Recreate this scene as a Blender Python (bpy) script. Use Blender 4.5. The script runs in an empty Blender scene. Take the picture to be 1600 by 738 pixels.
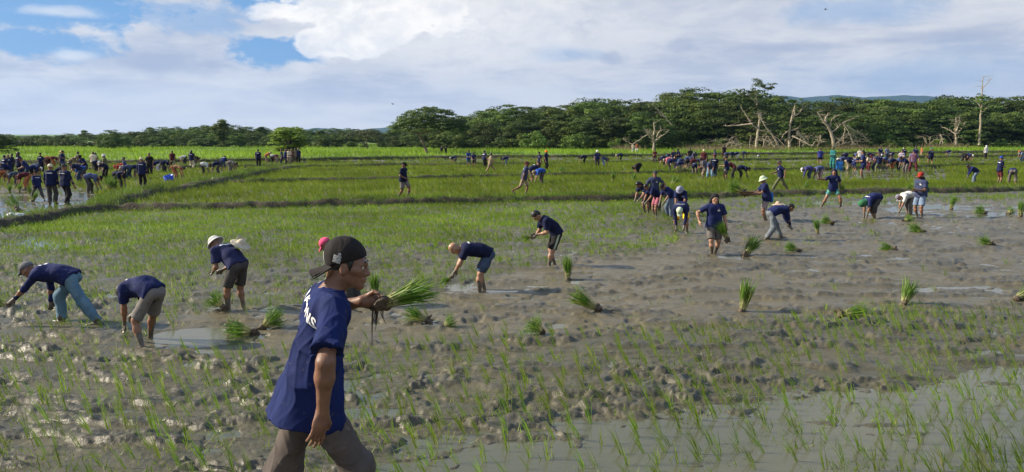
import bpy, math, random
import numpy as np
from mathutils import Vector, Matrix, Euler
from mathutils.bvhtree import BVHTree

S = bpy.context.scene
COL = S.collection
RAD = math.radians
rng = np.random.default_rng(7)
random.seed(7)

# ------------------------------------------------------------------ camera
F = 1250.0                      # focal length in pixels of a 1600 px wide frame
CAM_H = 3.0
PITCH = math.atan((369 - 210) / F)
cam_d = bpy.data.cameras.new('camera')
cam_d.sensor_width = 36.0
cam_d.lens = F / 1600 * 36.0
cam_d.clip_start = 0.1
cam_d.clip_end = 16000
cam = bpy.data.objects.new('camera', cam_d)
COL.objects.link(cam)
cam.location = (0, 0, CAM_H)
cam.rotation_euler = (math.pi / 2 - PITCH, 0, 0)
S.camera = cam

# ------------------------------------------------------------------ sun, sky, exposure
SUN_EL = RAD(30)
SUN_AZ = math.atan2(-1.0, 0.13)          # towards the sun, measured from +Y to +X: from the left
sun_dir = Vector((math.sin(SUN_AZ) * math.cos(SUN_EL), math.cos(SUN_AZ) * math.cos(SUN_EL), math.sin(SUN_EL)))
sl = bpy.data.lights.new('sun', 'SUN')
sl.energy = 5.0
sl.angle = RAD(0.6)
sl.color = (1.0, 0.89, 0.72)
sun = bpy.data.objects.new('sun', sl)
COL.objects.link(sun)
sun.location = (-40, 5, 40)
sun.rotation_euler = (-sun_dir).to_track_quat('-Z', 'Y').to_euler()

S.view_settings.view_transform = 'Standard'
S.view_settings.look = 'None'
S.view_settings.exposure = 0.84
S.view_settings.gamma = 1.0
S.view_settings.use_curve_mapping = False
S.cycles.use_denoising = True
S.cycles.max_bounces = 6
S.cycles.diffuse_bounces = 3
S.cycles.glossy_bounces = 2
S.cycles.transmission_bounces = 3
S.cycles.volume_bounces = 0
S.cycles.transparent_max_bounces = 4
S.cycles.caustics_reflective = False
S.cycles.caustics_refractive = False


class NT:
    """tiny helper for writing node trees"""
    def __init__(s, tree):
        s.t = tree
        s.n = tree.nodes
        s.l = tree.links

    def new(s, typ, **kw):
        n = s.n.new(typ)
        for k, v in kw.items():
            setattr(n, k, v)
        return n

    def put(s, sock, v):
        if isinstance(v, bpy.types.NodeSocket):
            s.l.new(v, sock)
        elif v is not None:
            if isinstance(v, (tuple, list)) and len(v) == 3 and sock.type == 'RGBA':
                v = (*v, 1)
            sock.default_value = v

    def math(s, op, a, b=None, c=None, clamp=False):
        n = s.new('ShaderNodeMath', operation=op, use_clamp=clamp)
        for i, v in enumerate((a, b, c)):
            if v is not None:
                s.put(n.inputs[i], v)
        return n.outputs[0]

    def mix(s, f, a, b):
        n = s.new('ShaderNodeMix', data_type='RGBA')
        s.put(n.inputs[0], f)
        s.put(n.inputs[6], a)
        s.put(n.inputs[7], b)
        return n.outputs[2]

    def ramp(s, v, lo, hi, a=0.0, b=1.0, smooth=True):
        n = s.new('ShaderNodeMapRange', interpolation_type='SMOOTHSTEP' if smooth else 'LINEAR')
        s.put(n.inputs[0], v)
        for i, q in enumerate((lo, hi, a, b)):
            s.put(n.inputs[i + 1], q)
        return n.outputs[0]

    def noise(s, vec, scale, detail=4, rough=0.55, dist=0.0):
        n = s.new('ShaderNodeTexNoise')
        if vec is not None:
            s.put(n.inputs['Vector'], vec)
        n.inputs['Scale'].default_value = scale
        n.inputs['Detail'].default_value = detail
        n.inputs['Roughness'].default_value = rough
        n.inputs['Distortion'].default_value = dist
        return n.outputs[0]


world = bpy.data.worlds.new('World')
S.world = world
world.use_nodes = True
w = NT(world.node_tree)
w.n.clear()
sky = w.new('ShaderNodeTexSky', sky_type='NISHITA', sun_disc=False)
sky.sun_elevation = SUN_EL
sky.sun_rotation = SUN_AZ
sky.altitude = 50
sky.air_density = 1.0
sky.dust_density = 0.6
sky.ozone_density = 1.4
tc = w.new('ShaderNodeTexCoord')
nrm = w.new('ShaderNodeVectorMath', operation='NORMALIZE')
w.l.new(tc.outputs['Generated'], nrm.inputs[0])
sep = w.new('ShaderNodeSeparateXYZ')
w.l.new(nrm.outputs[0], sep.inputs[0])
dx, dy, dz = sep.outputs
az = w.math('ARCTAN2', dx, dy)
el = w.math('ARCSINE', dz)
# cloud layer seen in perspective: direction projected on a high plane
zz = w.math('ADD', w.math('MAXIMUM', dz, 0.0), 0.16)
cv = w.new('ShaderNodeCombineXYZ')
w.put(cv.inputs[0], w.math('DIVIDE', dx, zz))
w.put(cv.inputs[1], w.math('DIVIDE', dy, zz))
layer = cv.outputs[0]
n_big = w.noise(layer, 0.55, 6, 0.60, 0.6)
n_mid = w.noise(layer, 1.6, 7, 0.62, 0.4)
n_fine = w.noise(layer, 4.5, 6, 0.62, 0.2)
av = w.new('ShaderNodeCombineXYZ')
w.put(av.inputs[0], az)
w.put(av.inputs[1], w.math('MULTIPLY', el, 1.7))
n_puff = w.noise(av.outputs[0], 16.0, 7, 0.62, 0.3)      # billows of the far cumulus
n_puff2 = w.noise(av.outputs[0], 42.0, 6, 0.6, 0.2)

n_edge = w.math('ADD', w.math('MULTIPLY', n_puff, 0.7), w.math('MULTIPLY', n_puff2, 0.3))


def P2A(px, py):
    a = math.atan((px - 800) / F)
    return a, math.atan((210 - py) / F * math.cos(a))


def blob(px, py, rx, ry, soft=0.5, amp=1.1, nz=None):
    a0, e0 = P2A(px, py)
    u = w.math('DIVIDE', w.math('SUBTRACT', az, a0), rx / F)
    v = w.math('DIVIDE', w.math('SUBTRACT', el, e0), ry / F)
    d = w.math('SQRT', w.math('ADD', w.math('MULTIPLY', u, u), w.math('MULTIPLY', v, v)))
    d = w.math('ADD', d, w.math('MULTIPLY', w.math('SUBTRACT', n_edge, 0.5), amp * 4.2))
    return w.ramp(d, 1.0 - soft, 1.0 + soft * 0.4, 1.0, 0.0)


# blue gaps between the clouds
gap = None
for b in ((40, 8, 210, 38, .4, .8), (60, 72, 105, 24, .5, .9), (300, 30, 110, 26, .6, 1.0), (445, 82, 70, 26, .35, .7), (425, 8, 65, 24, .4, .7),
          (1330, 22, 120, 20, .8, .8), (1480, 120, 230, 40, 1., .5), (880, 88, 60, 14, .8, .8)):
    g = blob(*b)
    if b[0] > 1200 or b[0] == 880:
        g = w.math('MULTIPLY', g, 0.5)
    if b[0] == 300:
        g = w.math('MULTIPLY', g, 0.6)
    gap = g if gap is None else w.math('MAXIMUM', gap, g)
# higher up the cover breaks open everywhere
hi_open = w.math('MULTIPLY', w.ramp(n_big, 0.44, 0.56, 1.0, 0.0), w.ramp(el, 0.16, 0.40))
gap = w.math('MAXIMUM', gap, hi_open)
cover = w.math('SUBTRACT', 1.0, gap)
# grey-lavender veil: slow light and dark bands
veil = w.mix(w.ramp(n_mid, 0.38, 0.62), (5.9, 6.4, 7.7), (8.3, 8.5, 9.0))
veil = w.mix(w.math('MULTIPLY', w.ramp(n_big, 0.40, 0.64), 0.6), veil, (9.3, 9.3, 9.4))
veil = w.mix(w.math('MULTIPLY', w.ramp(n_fine, 0.45, 0.65), 0.3), veil, (9.2, 9.1, 9.2))
veil = w.mix(w.math('MULTIPLY', w.ramp(el, 0.0, 0.07, 1.0, 0.0), 0.6), veil, (8.8, 9.0, 9.5))
dark = None
for b in ((260, 100, 110, 24, .9, .5), (1062, 77, 27, 13, .8, 1.2), (955, 92, 20, 12, .6, .9), (1440, 63, 120, 9, .8, .6), (520, 150, 90, 16, 1., .6), (1230, 78, 100, 8, .9, .5)):
    g = w.math('MULTIPLY', blob(*b), 0.8 if b[0] == 260 else 0.5)
    dark = g if dark is None else w.math('MAXIMUM', dark, g)
veil = w.mix(dark, veil, (4.3, 5.0, 6.8))
# the tall white cumulus
cum = None
for b in ((610, 28, 165, 45, .22, .75), (545, 68, 80, 30, .2, .55), (760, 40, 190, 70, .55, .8), (480, 28, 75, 16, .3, .8), (125, 90, 30, 8, .7, 1.0), (115, 25, 50, 7, .9, 1.0)):
    g = blob(*b)
    if b[0] in (125, 115):
        g = w.math('MULTIPLY', g, 0.6)
    if b[0] == 760:
        g = w.math('MULTIPLY', g, 0.55)
    cum = g if cum is None else w.math('MAXIMUM', cum, g)
cum = w.math('MULTIPLY', cum, w.ramp(n_puff2, 0.2, 0.6, 0.72, 1.0))
skyblue = w.mix(0.72, sky.outputs[0], (1.7, 4.4, 9.0))
col = w.mix(cover, skyblue, veil)
col = w.mix(cum, col, w.mix(w.ramp(n_puff, 0.35, 0.62), (9.6, 9.7, 10.0), (12.6, 12.2, 11.6)))
# below the horizon: the land goes on, dim green
col = w.mix(w.ramp(dz, -0.02, -0.002, 1.0, 0.0), col, (0.9, 1.0, 0.6))
bg = w.new('ShaderNodeBackground')
w.l.new(col, bg.inputs[0])
bg.inputs[1].default_value = 0.050
world.cycles.sampling_method = 'MANUAL'
world.cycles.sample_map_resolution = 256
wo = w.new('ShaderNodeOutputWorld')
w.l.new(bg.outputs[0], wo.inputs[0])


# ------------------------------------------------------------------ helpers
def G(px, py, z=0.0):
    """point on the level z that the photograph shows at pixel px, py (1600x738)"""
    cx, cy = (px - 800) / F, (369 - py) / F
    d = np.array((cx, math.cos(PITCH) + cy * math.sin(PITCH), -math.sin(PITCH) + cy * math.cos(PITCH)))
    t = (z - CAM_H) / d[2]
    return d[0] * t, d[1] * t


def A(px, py, dist):
    """point at ground distance dist (along +Y) on the ray of a pixel"""
    cx, cy = (px - 800) / F, (369 - py) / F
    d = np.array((cx, math.cos(PITCH) + cy * math.sin(PITCH), -math.sin(PITCH) + cy * math.cos(PITCH)))
    t = dist / d[1]
    return np.array((d[0] * t, dist, CAM_H + d[2] * t))


def npmesh(name, V, faces, smooth=True, tint=None, midx=None):
    V = np.asarray(V, dtype=np.float32)
    if not isinstance(faces, list):
        faces = [faces]
    faces = [np.asarray(f, dtype=np.int32) for f in faces if len(f)]
    me = bpy.data.meshes.new(name)
    me.vertices.add(len(V))
    me.vertices.foreach_set('co', V.ravel())
    loops = np.concatenate([f.ravel() for f in faces])
    tot = np.concatenate([np.full(len(f), f.shape[1], np.int32) for f in faces])
    st = np.concatenate([[0], np.cumsum(tot)[:-1]]).astype(np.int32)
    me.loops.add(len(loops))
    me.loops.foreach_set('vertex_index', loops)
    me.polygons.add(len(tot))
    me.polygons.foreach_set('loop_start', st)
    if smooth:
        me.polygons.foreach_set('use_smooth', np.ones(len(tot), bool))
    else:
        me.polygons.foreach_set('use_smooth', np.zeros(len(tot), bool))
    if midx is not None:
        me.polygons.foreach_set('material_index', np.asarray(midx, np.int32))
    if tint is not None:
        a = me.attributes.new('tint', 'FLOAT', 'POINT')
        a.data.foreach_set('value', np.asarray(tint, np.float32))
    me.update(calc_edges=True)
    return me


def link(name, me, parent=None, mats=None, loc=None, rot=None, scale=None):
    o = bpy.data.objects.new(name, me)
    COL.objects.link(o)
    if parent is not None:
        o.parent = parent
    if loc is not None:
        o.location = loc
    if rot is not None:
        o.rotation_euler = rot
    if scale is not None:
        o.scale = (scale,) * 3 if np.isscalar(scale) else scale
    if mats:
        if not isinstance(mats, (list, tuple)):
            mats = [mats]
        while len(me.materials) < len(mats):
            me.materials.append(mats[len(me.materials)])
        for i, m in enumerate(mats):
            if me.materials[i] is not m:
                o.material_slots[i].link = 'OBJECT'
                o.material_slots[i].material = m
    return o


def tag(o, label=None, cat=None, group=None, kind=None):
    for k, v in (('label', label), ('category', cat), ('group', group), ('kind', kind)):
        if v:
            o[k] = v
    return o


def hsh(ix, iy, seed):
    h = (ix.astype(np.int64) * 374761393 + iy.astype(np.int64) * 668265263 + seed * 974634777) & 0xffffffff
    h = ((h ^ (h >> 13)) * 1274126177) & 0xffffffff
    return ((h ^ (h >> 16)) & 0xffffff) / float(0xffffff)


def vnoise(x, y, seed=0):
    ix, iy = np.floor(x), np.floor(y)
    fx, fy = x - ix, y - iy
    fx = fx * fx * fx * (fx * (fx * 6 - 15) + 10)
    fy = fy * fy * fy * (fy * (fy * 6 - 15) + 10)
    a, b = hsh(ix, iy, seed), hsh(ix + 1, iy, seed)
    c, d = hsh(ix, iy + 1, seed), hsh(ix + 1, iy + 1, seed)
    return (a * (1 - fx) + b * fx) * (1 - fy) + (c * (1 - fx) + d * fx) * fy


def fbm(x, y, octv=4, seed=0, gain=0.5):
    s, a, t = 0, 1.0, 0
    for i in range(octv):
        s = s + a * vnoise(x * 2 ** i + i * 17.3, y * 2 ** i - i * 9.1, seed + i)
        t += a
        a *= gain
    return s / t


def sstep(x, a, b):
    t = np.clip((x - a) / (b - a), 0, 1)
    return t * t * (3 - 2 * t)


# ------------------------------------------------------------------ materials
def mat(name):
    m = bpy.data.materials.new(name)
    m.use_nodes = True
    t = NT(m.node_tree)
    t.n.clear()
    out = t.new('ShaderNodeOutputMaterial')
    return m, t, out


def principled(t, out, col, rough=0.7, spec=0.3, normal=None, **kw):
    p = t.new('ShaderNodeBsdfPrincipled')
    t.put(p.inputs['Base Color'], col)
    t.put(p.inputs['Roughness'], rough)
    t.put(p.inputs['Specular IOR Level'], spec)
    for k, v in kw.items():
        t.put(p.inputs[k], v)
    if normal is not None:
        t.l.new(normal, p.inputs['Normal'])
    if out is not None:
        t.l.new(p.outputs[0], out.inputs[0])
    return p


def bump(t, h, strength=0.5, dist=0.02):
    b = t.new('ShaderNodeBump')
    b.inputs['Strength'].default_value = strength
    b.inputs['Distance'].default_value = dist
    t.put(b.inputs['Height'], h)
    return b.outputs[0]


def objco(t):
    return t.new('ShaderNodeTexCoord').outputs['Object']


def worldpos(t):
    return t.new('ShaderNodeNewGeometry').outputs['Position']


CLOTH = {}


def cloth(name, c, c2=None, rough=0.85, scale=9.0, dirt=0.0):
    """woven cloth: fold-sized shade variation, fine weave bump, optional mud splashes"""
    if name in CLOTH:
        return CLOTH[name]
    m, t, out = mat('cloth_' + name)
    oc = objco(t)
    n1 = t.noise(oc, scale, 5, 0.6)
    c2 = c2 or tuple(x * 0.72 for x in c)
    colr = t.mix(t.ramp(n1, 0.3, 0.7), c, c2)
    if dirt:
        n3 = t.noise(oc, 26, 4, 0.7)
        colr = t.mix(t.math('MULTIPLY', t.ramp(n3, 0.60, 0.70), dirt), colr, (0.20, 0.17, 0.13))
    oi = t.new('ShaderNodeObjectInfo')
    hs_ = t.new('ShaderNodeHueSaturation')
    t.put(hs_.inputs['Value'], t.ramp(oi.outputs['Random'], 0, 1, 0.72, 1.35, False))
    t.l.new(colr, hs_.inputs['Color'])
    colr = hs_.outputs[0]
    mp_ = t.new('ShaderNodeMapping')
    mp_.inputs['Scale'].default_value = (1.0, 1.0, 0.35)
    mp_.inputs['Rotation'].default_value = (0.2, 0.5, 0.3)
    t.l.new(oc, mp_.inputs[0])
    hgt = t.math('ADD', t.noise(mp_.outputs[0], 9, 2, 0.45, 0.8), t.math('MULTIPLY', t.noise(oc, 300, 1), 0.03))
    principled(t, out, colr, rough, 0.15, bump(t, hgt, 0.45, 0.04))
    CLOTH[name] = m
    return m


def plain(name, c, rough=0.6, spec=0.3, var=0.2, scale=20, bstr=0.2):
    m, t, out = mat(name)
    oc = objco(t)
    n = t.noise(oc, scale, 4)
    colr = t.mix(t.ramp(n, 0.3, 0.7), tuple(x * (1 + var) for x in c), tuple(x * (1 - var) for x in c))
    principled(t, out, colr, rough, spec, bump(t, n, bstr, 0.01))
    return m


def leafmat(name, ca, cb, trans=0.35, rough=0.55, noise_scale=0.0, cc=None):
    """leaves: colour from the per-leaf tint attribute, part of the light comes through"""
    m, t, out = mat(name)
    at = t.new('ShaderNodeAttribute', attribute_name='tint')
    colr = t.mix(at.outputs['Fac'], ca, cb)
    if cc:
        colr = t.mix(t.ramp(at.outputs['Fac'], 0.86, 1.0), colr, cc)
    if noise_scale:
        oi = t.new('ShaderNodeObjectInfo')
        v = t.new('ShaderNodeVectorMath', operation='ADD')
        t.l.new(worldpos(t), v.inputs[0])
        n = t.noise(v.outputs[0], noise_scale, 3)
        hs = t.new('ShaderNodeHueSaturation')
        t.put(hs.inputs['Value'], t.math('MULTIPLY', t.ramp(n, 0.3, 0.7, 0.7, 1.3), t.ramp(oi.outputs['Random'], 0, 1, 0.8, 1.25, False)))
        t.put(hs.inputs['Hue'], t.ramp(oi.outputs['Random'], 0, 1, 0.478, 0.512, False))
        t.l.new(colr, hs.inputs['Color'])
        colr = hs.outputs[0]
    p = principled(t, None, colr, rough, 0.25)
    tr = t.new('ShaderNodeBsdfTranslucent')
    t.l.new(colr, tr.inputs[0])
    ms = t.new('ShaderNodeMixShader')
    ms.inputs[0].default_value = trans
    t.l.new(p.outputs[0], ms.inputs[1])
    t.l.new(tr.outputs[0], ms.inputs[2])
    t.l.new(ms.outputs[0], out.inputs[0])
    return m


def skinmat(name, c):
    m, t, out = mat(name)
    oc = objco(t)
    n = t.noise(oc, 18, 4)
    n2 = t.noise(oc, 7, 4, 0.65)
    colr = t.mix(t.ramp(n, 0.3, 0.7), tuple(x * 1.12 for x in c), tuple(x * 0.82 for x in c))
    colr = t.mix(t.math('MULTIPLY', t.ramp(n2, 0.60, 0.72), 0.35), colr, (0.12, 0.10, 0.085))
    n5 = t.noise(oc, 420, 2)
    principled(t, out, colr, t.ramp(t.noise(oc, 9, 4), 0.35, 0.65, 0.36, 0.62), 0.4, bump(t, t.math('ADD', t.noise(oc, 45, 5), t.math('MULTIPLY', n5, 0.15)), 0.28, 0.012))
    return m


SKIN = skinmat('skin_brown', (0.235, 0.118, 0.070))
SKIN2 = skinmat('skin_light', (0.34, 0.19, 0.12))
SKIN3 = skinmat('skin_dark', (0.16, 0.078, 0.046))
MUDSKIN = plain('wet_mud_coat', (0.105, 0.09, 0.07), 0.45, 0.4, 0.3, 30, 0.4)
HAIR = plain('black_hair', (0.012, 0.010, 0.009), 0.45, 0.4, 0.3, 60, 0.5)
WHITEPRINT = plain('white_print', (0.72, 0.72, 0.72), 0.7, 0.2, 0.05)
NAVY = cloth('navy', (0.014, 0.021, 0.085), (0.010, 0.015, 0.058), dirt=0.3)
NAVYD = cloth('dark_navy', (0.012, 0.016, 0.055), (0.008, 0.011, 0.036))
BLUE = cloth('royal_blue', (0.022, 0.075, 0.32))
DUSTY = cloth('dusty_blue', (0.060, 0.075, 0.160))
GREY = cloth('grey', (0.155, 0.14, 0.13), dirt=0.5)
DGREY = cloth('charcoal', (0.060, 0.056, 0.056), dirt=0.5)
BLACK = cloth('black', (0.018, 0.017, 0.018))
DENIM = cloth('denim', (0.16, 0.27, 0.36), (0.10, 0.19, 0.27), dirt=0.4)
DENIMD = cloth('dark_denim', (0.045, 0.07, 0.12), dirt=0.3)
PALEBLUE = cloth('pale_blue', (0.15, 0.20, 0.29))
WHITE = cloth('white', (0.58, 0.58, 0.57))
CREAM = cloth('cream', (0.62, 0.54, 0.40))
ORANGE = cloth('orange', (0.36, 0.13, 0.055))
RED = cloth('red', (0.40, 0.04, 0.03))
MAROON = cloth('maroon', (0.10, 0.025, 0.028))
PINK = cloth('pink', (0.70, 0.09, 0.20))
ROSE = cloth('rose', (0.38, 0.12, 0.17))
TEAL = cloth('teal', (0.025, 0.15, 0.15))
GREENC = cloth('green', (0.04, 0.15, 0.07))
YELLOW = cloth('yellow', (0.85, 0.58, 0.02))
KHAKI = cloth('khaki', (0.26, 0.21, 0.14), dirt=0.4)
OLIVE = cloth('olive', (0.11, 0.12, 0.06))
PALEGREEN = cloth('pale_green', (0.42, 0.50, 0.36))
SWIM = cloth('turquoise', (0.03, 0.16, 0.26), (0.10, 0.28, 0.14))
STRAW = plain('straw_weave', (0.62, 0.47, 0.26), 0.8, 0.15, 0.2, 40, 0.6)

# ------------------------------------------------------------------ the paddies: where the banks run and what grows where
def pix(x, y, z=0.0):
    """image position of world points, to look up what the photograph shows there"""
    c, s = math.cos(PITCH), math.sin(PITCH)
    dzv = z - CAM_H
    dep = y * c - dzv * s
    up = y * s + dzv * c
    return 800 + F * x / dep, 369 - F * up / dep


DIKES = {
    'front': [(-520, 452), (-220, 392), (0, 348), (60, 338), (110, 330), (165, 323), (230, 323), (330, 321), (500, 317), (650, 314), (800, 311), (960, 309),
              (1010, 307), (1150, 303), (1320, 299), (1450, 297), (1600, 294), (1850, 289)],
    'side': [(160, 321), (195, 309), (230, 301), (311, 289), (400, 271), (446, 262)],
    'second': [(345, 284), (500, 281), (620, 279), (870, 273), (1000, 271), (1150, 267), (1320, 262), (1500, 258), (1800, 253)],
    'third': [(440, 263), (497, 260), (720, 257), (900, 255), (1040, 252), (1250, 248), (1600, 243), (1800, 241)],
    'fourth': [(-480, 260), (-250, 257), (0, 254), (200, 253), (400, 250), (540, 248), (705, 245), (900, 244), (1100, 241), (1600, 237), (1800, 236)],
    'left': [(-450, 279), (-200, 272), (0, 266), (120, 265), (260, 262), (400, 259), (446, 259)],
}


def li(name, px):
    p = np.array(DIKES[name], float)
    return np.interp(px, p[:, 0], p[:, 1])


TOPB = np.array([(-300, 640), (150, 640), (200, 540), (260, 505), (330, 482), (480, 470), (600, 462), (700, 447), (800, 425), (900, 402), (1000, 388), (1060, 374), (1100, 352),
                 (1140, 332), (1200, 324), (1300, 319), (1450, 312), (1600, 306), (1900, 300)], float)
BOTB = np.array([(-300, 560), (150, 560), (300, 550), (480, 548), (700, 528), (900, 522), (1100, 516), (1300, 500), (1450, 488), (1600, 486), (1900, 490)], float)
WATB = np.array([(-300, 900), (380, 800), (560, 735), (700, 692), (960, 650), (1120, 628), (1250, 610), (1600, 578), (1900, 560)], float)


def zones(x, y):
    """density of rice, roughness of the mud, water depth, far-grass share"""
    px, py = pix(x, y)
    nz = (fbm(x * 0.35, y * 0.35, 3, 91) - 0.5)
    pyj = py + nz * 30 * np.clip((py - 250) / 200, 0.02, 1)
    d1, d2, d3, d4 = (li(k, px) for k in ('front', 'second', 'third', 'fourth'))
    sp = np.array(DIKES['side'], float)
    xs = np.interp(py, sp[::-1, 1], sp[::-1, 0])
    leftf = (py < d1) & (px < xs) & (py > d4)
    near = py >= d1
    top = np.interp(px, TOPB[:, 0], TOPB[:, 1])
    bot = np.interp(px, BOTB[:, 0], BOTB[:, 1])
    bare = sstep(pyj, top - 6, top + 12) * (1 - sstep(pyj, bot - 10, bot + 14))
    dens = np.where(py < np.maximum(top, d1), 0.34 + 0.65 * sstep(top - pyj, 15, 110), 0.72)
    dens = np.where((px > 1090) & (py < top), 0.35, dens)
    dens = np.where(px < 200, np.where(py < 560, 0.34 + 0.65 * sstep(-pyj, -440, -360), 0.66), dens)
    dens = np.where(near, dens * (1 - bare) + 0.012 * bare, 0)
    rough = np.where(near, 0.9 * (1 - bare) + 0.22 * bare, 0.3)
    rough = np.where(near & (py < top) & (px > 250), 0.6, rough)
    wb = np.interp(px, WATB[:, 0], WATB[:, 1])
    wat = sstep(pyj - wb, -34, 52)
    wat = np.where(near, wat, 0)
    # shallow standing water
    for cx, cy, rx, ry, dep in ((330, 527, 85, 13, .42), (1230, 401, 90, 5, .45), (1500, 330, 170, 16, .48), (150, 352, 120, 9, .8), (60, 380, 70, 14, .7),
                                (1330, 404, 120, 6, .38), (1330, 318, 150, 6, .5), (770, 452, 110, 8, .34), (560, 470, 120, 10, .34), (1500, 455, 160, 12, .34)):
        e = np.sqrt(((px - cx) / rx) ** 2 + ((py - cy) / ry) ** 2) + nz * 1.4
        wat = np.maximum(wat, dep * (1 - sstep(e, 0.6, 1.15)) * near)
    # further fields
    fB = (~near) & (~leftf) & (py >= d2)
    fC = (~near) & (~leftf) & (py < d2) & (py >= d3)
    fD = (~near) & (~leftf) & (py < d3) & (py >= d4)
    dens = np.where(fB, 1.0, dens)
    wB = fB & (px > 1270) & (px < 1480) & (py < 284)
    dens = np.where(wB, 0.15, dens)
    dens = np.where(fC, 1.0, dens)
    dens = np.where(fC & (px > 1100), 0.45, dens)
    dens = np.where(fD, 0.45, dens)
    lw = leftf & (py > 297)
    dens = np.where(leftf, 0.7, dens)
    dens = np.where(lw & (px < 150) & (px > -170), 0.05, dens)
    dens = np.where(leftf & (py < 268), 0.45, dens)
    wat = np.where(wB | (lw & (px < 165) & (px > -150)), 0.55, wat)
    wat = np.where(fD, 0.55, wat)
    wat = np.where(leftf & (py < 268), 0.5, wat)
    wat = np.where(fC & (px > 1420) & (py < 256), 0.7, wat)
    far = py < d4 - 0.5
    return px, py, dens, rough, wat, far, near


def mudz(x, y, zn=None, want=False):
    px, py, dens, rough, wat, far, near = zones(x, y) if zn is None else zn
    wx = x + 0.25 * (fbm(x * 1.3, y * 1.3, 2, 41) - 0.5)
    wy = y + 0.25 * (fbm(x * 1.3 + 9, y * 1.3, 2, 43) - 0.5)
    c1 = fbm(wx * 1.35, wy * 3.6, 5, 11, 0.60)
    c2 = fbm(x * 7.5 + 3, y * 8.5, 3, 23)
    c3 = fbm(x * 19, y * 19, 2, 31)
    lump = sstep(c1, 0.53, 0.66) * (0.35 + 0.9 * c2)
    churn = 0.18 + 0.82 * sstep(fbm(wx * 0.45, wy * 1.0, 3, 133), 0.42, 0.60)
    rough = rough * churn
    streak = sstep(fbm(wx * 0.8, wy * 3.0, 4, 47), 0.565, 0.65) * (0.15 + c2)
    pits = sstep(fbm(x * 3.1 + 9, y * 3.7, 2, 77), 0.62, 0.72)
    z = 0.012 + 0.030 * (fbm(x * 0.45, y * 0.45, 2, 5) - 0.5) * 2
    z = z + rough * (0.085 * lump + 0.030 * (c2 - 0.5) + 0.010) - 0.034 * pits * (0.3 + 0.7 * churn) * near + 0.004 + (1 - rough) * (0.075 * streak + 0.012) + 0.016 * (c3 - 0.5) * (0.25 + rough)
    z = z - wat * (0.075 + 0.02 * lump)
    z = np.where(far, 0.12 + 0.1 * (fbm(x * 0.05, y * 0.05, 2, 3) - 0.5), z)
    return (z, lump * rough + streak * (1 - rough) * 0.8) if want else z


def groundz(x, y):
    return float(mudz(np.array([x], float), np.array([y], float))[0])


# ground sheet: a fan that is fine near the camera and runs on to the horizon
pys = np.concatenate([np.arange(790, 470, -1.25), np.arange(470, 300, -1.15), np.arange(300, 232, -0.9)])
Ds = [G(800, p)[1] for p in pys] + [190, 215, 250, 300, 400, 600, 900, 1400, 2200, 4200, 8000]
Ds = np.array(Ds)
us = np.concatenate([np.linspace(-3.2, -0.80, 26)[:-1], np.linspace(-0.80, 0.80, 960), np.linspace(0.80, 3.2, 26)[1:]])
UU, DD = np.meshgrid(us, Ds)
X, Y = (UU * DD).ravel(), DD.ravel()
zn = zones(X, Y)
Z, LUMP = mudz(X, Y, zn, True)
nr, nc = len(Ds), len(us)
i = np.arange(nr * nc).reshape(nr, nc)
quads = np.stack([i[:-1, :-1], i[:-1, 1:], i[1:, 1:], i[1:, :-1]], -1).reshape(-1, 4)
gm = npmesh('ground', np.stack([X, Y, Z], 1), quads)
a = gm.attributes.new('far', 'FLOAT', 'POINT')
a.data.foreach_set('value', zn[5].astype(np.float32))
a = gm.attributes.new('churn', 'FLOAT', 'POINT')
a.data.foreach_set('value', zn[3].astype(np.float32))

a = gm.attributes.new('clod', 'FLOAT', 'POINT')
a.data.foreach_set('value', np.where(zn[5], 0, LUMP).astype(np.float32))

m, t, out = mat('wet_mud')
wp = worldpos(t)
far_a = t.new('ShaderNodeAttribute', attribute_name='far').outputs['Fac']
ch_a = t.new('ShaderNodeAttribute', attribute_name='churn').outputs['Fac']
n1 = t.noise(wp, 0.7, 5, 0.6)
n2 = t.noise(wp, 5.0, 6, 0.65)
n3 = t.noise(wp, 28.0, 5, 0.65)
brown = t.mix(t.ramp(n1, 0.35, 0.65), (0.122, 0.103, 0.060), (0.097, 0.083, 0.049))
grey = t.mix(t.ramp(n1, 0.35, 0.65), (0.074, 0.067, 0.039), (0.092, 0.081, 0.047))
mc = t.mix(t.ramp(ch_a, 0.3, 0.7), brown, grey)
mc = t.mix(t.math('MULTIPLY', t.ramp(n2, 0.52, 0.72), 0.55), mc, (0.070, 0.062, 0.048))
mc = t.mix(t.math('MULTIPLY', t.ramp(n3, 0.58, 0.75), 0.35), mc, (0.085, 0.088, 0.050))
cl_a = t.new('ShaderNodeAttribute', attribute_name='clod').outputs['Fac']
mc = t.mix(t.math('MULTIPLY', t.ramp(cl_a, 0.05, 0.5), 0.55), mc, t.mix(t.ramp(n2, 0.4, 0.6), (0.060, 0.058, 0.042), (0.085, 0.075, 0.055)))
gc = t.mix(t.ramp(t.noise(wp, 0.12, 4), 0.3, 0.7), (0.13, 0.21, 0.028), (0.085, 0.15, 0.022))
mc = t.mix(far_a, mc, gc)
rg = t.ramp(t.noise(wp, 3.0, 5, 0.6), 0.38, 0.62, 0.36, 0.60)
rg = t.mix(far_a, rg, (0.9, 0.9, 0.9))
hb = t.math('ADD', t.math('MULTIPLY', n2, 0.5), t.math('ADD', t.math('MULTIPLY', n3, 0.35), t.math('MULTIPLY', t.noise(wp, 90, 3), 0.12)))
principled(t, out, mc, rg, 0.42, bump(t, hb, 0.55, 0.05))
MUD = m
ground = link('ground', gm, None, MUD)
tag(ground, 'wet grey brown paddy mud running on to the far fields', None, None, 'structure')

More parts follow.
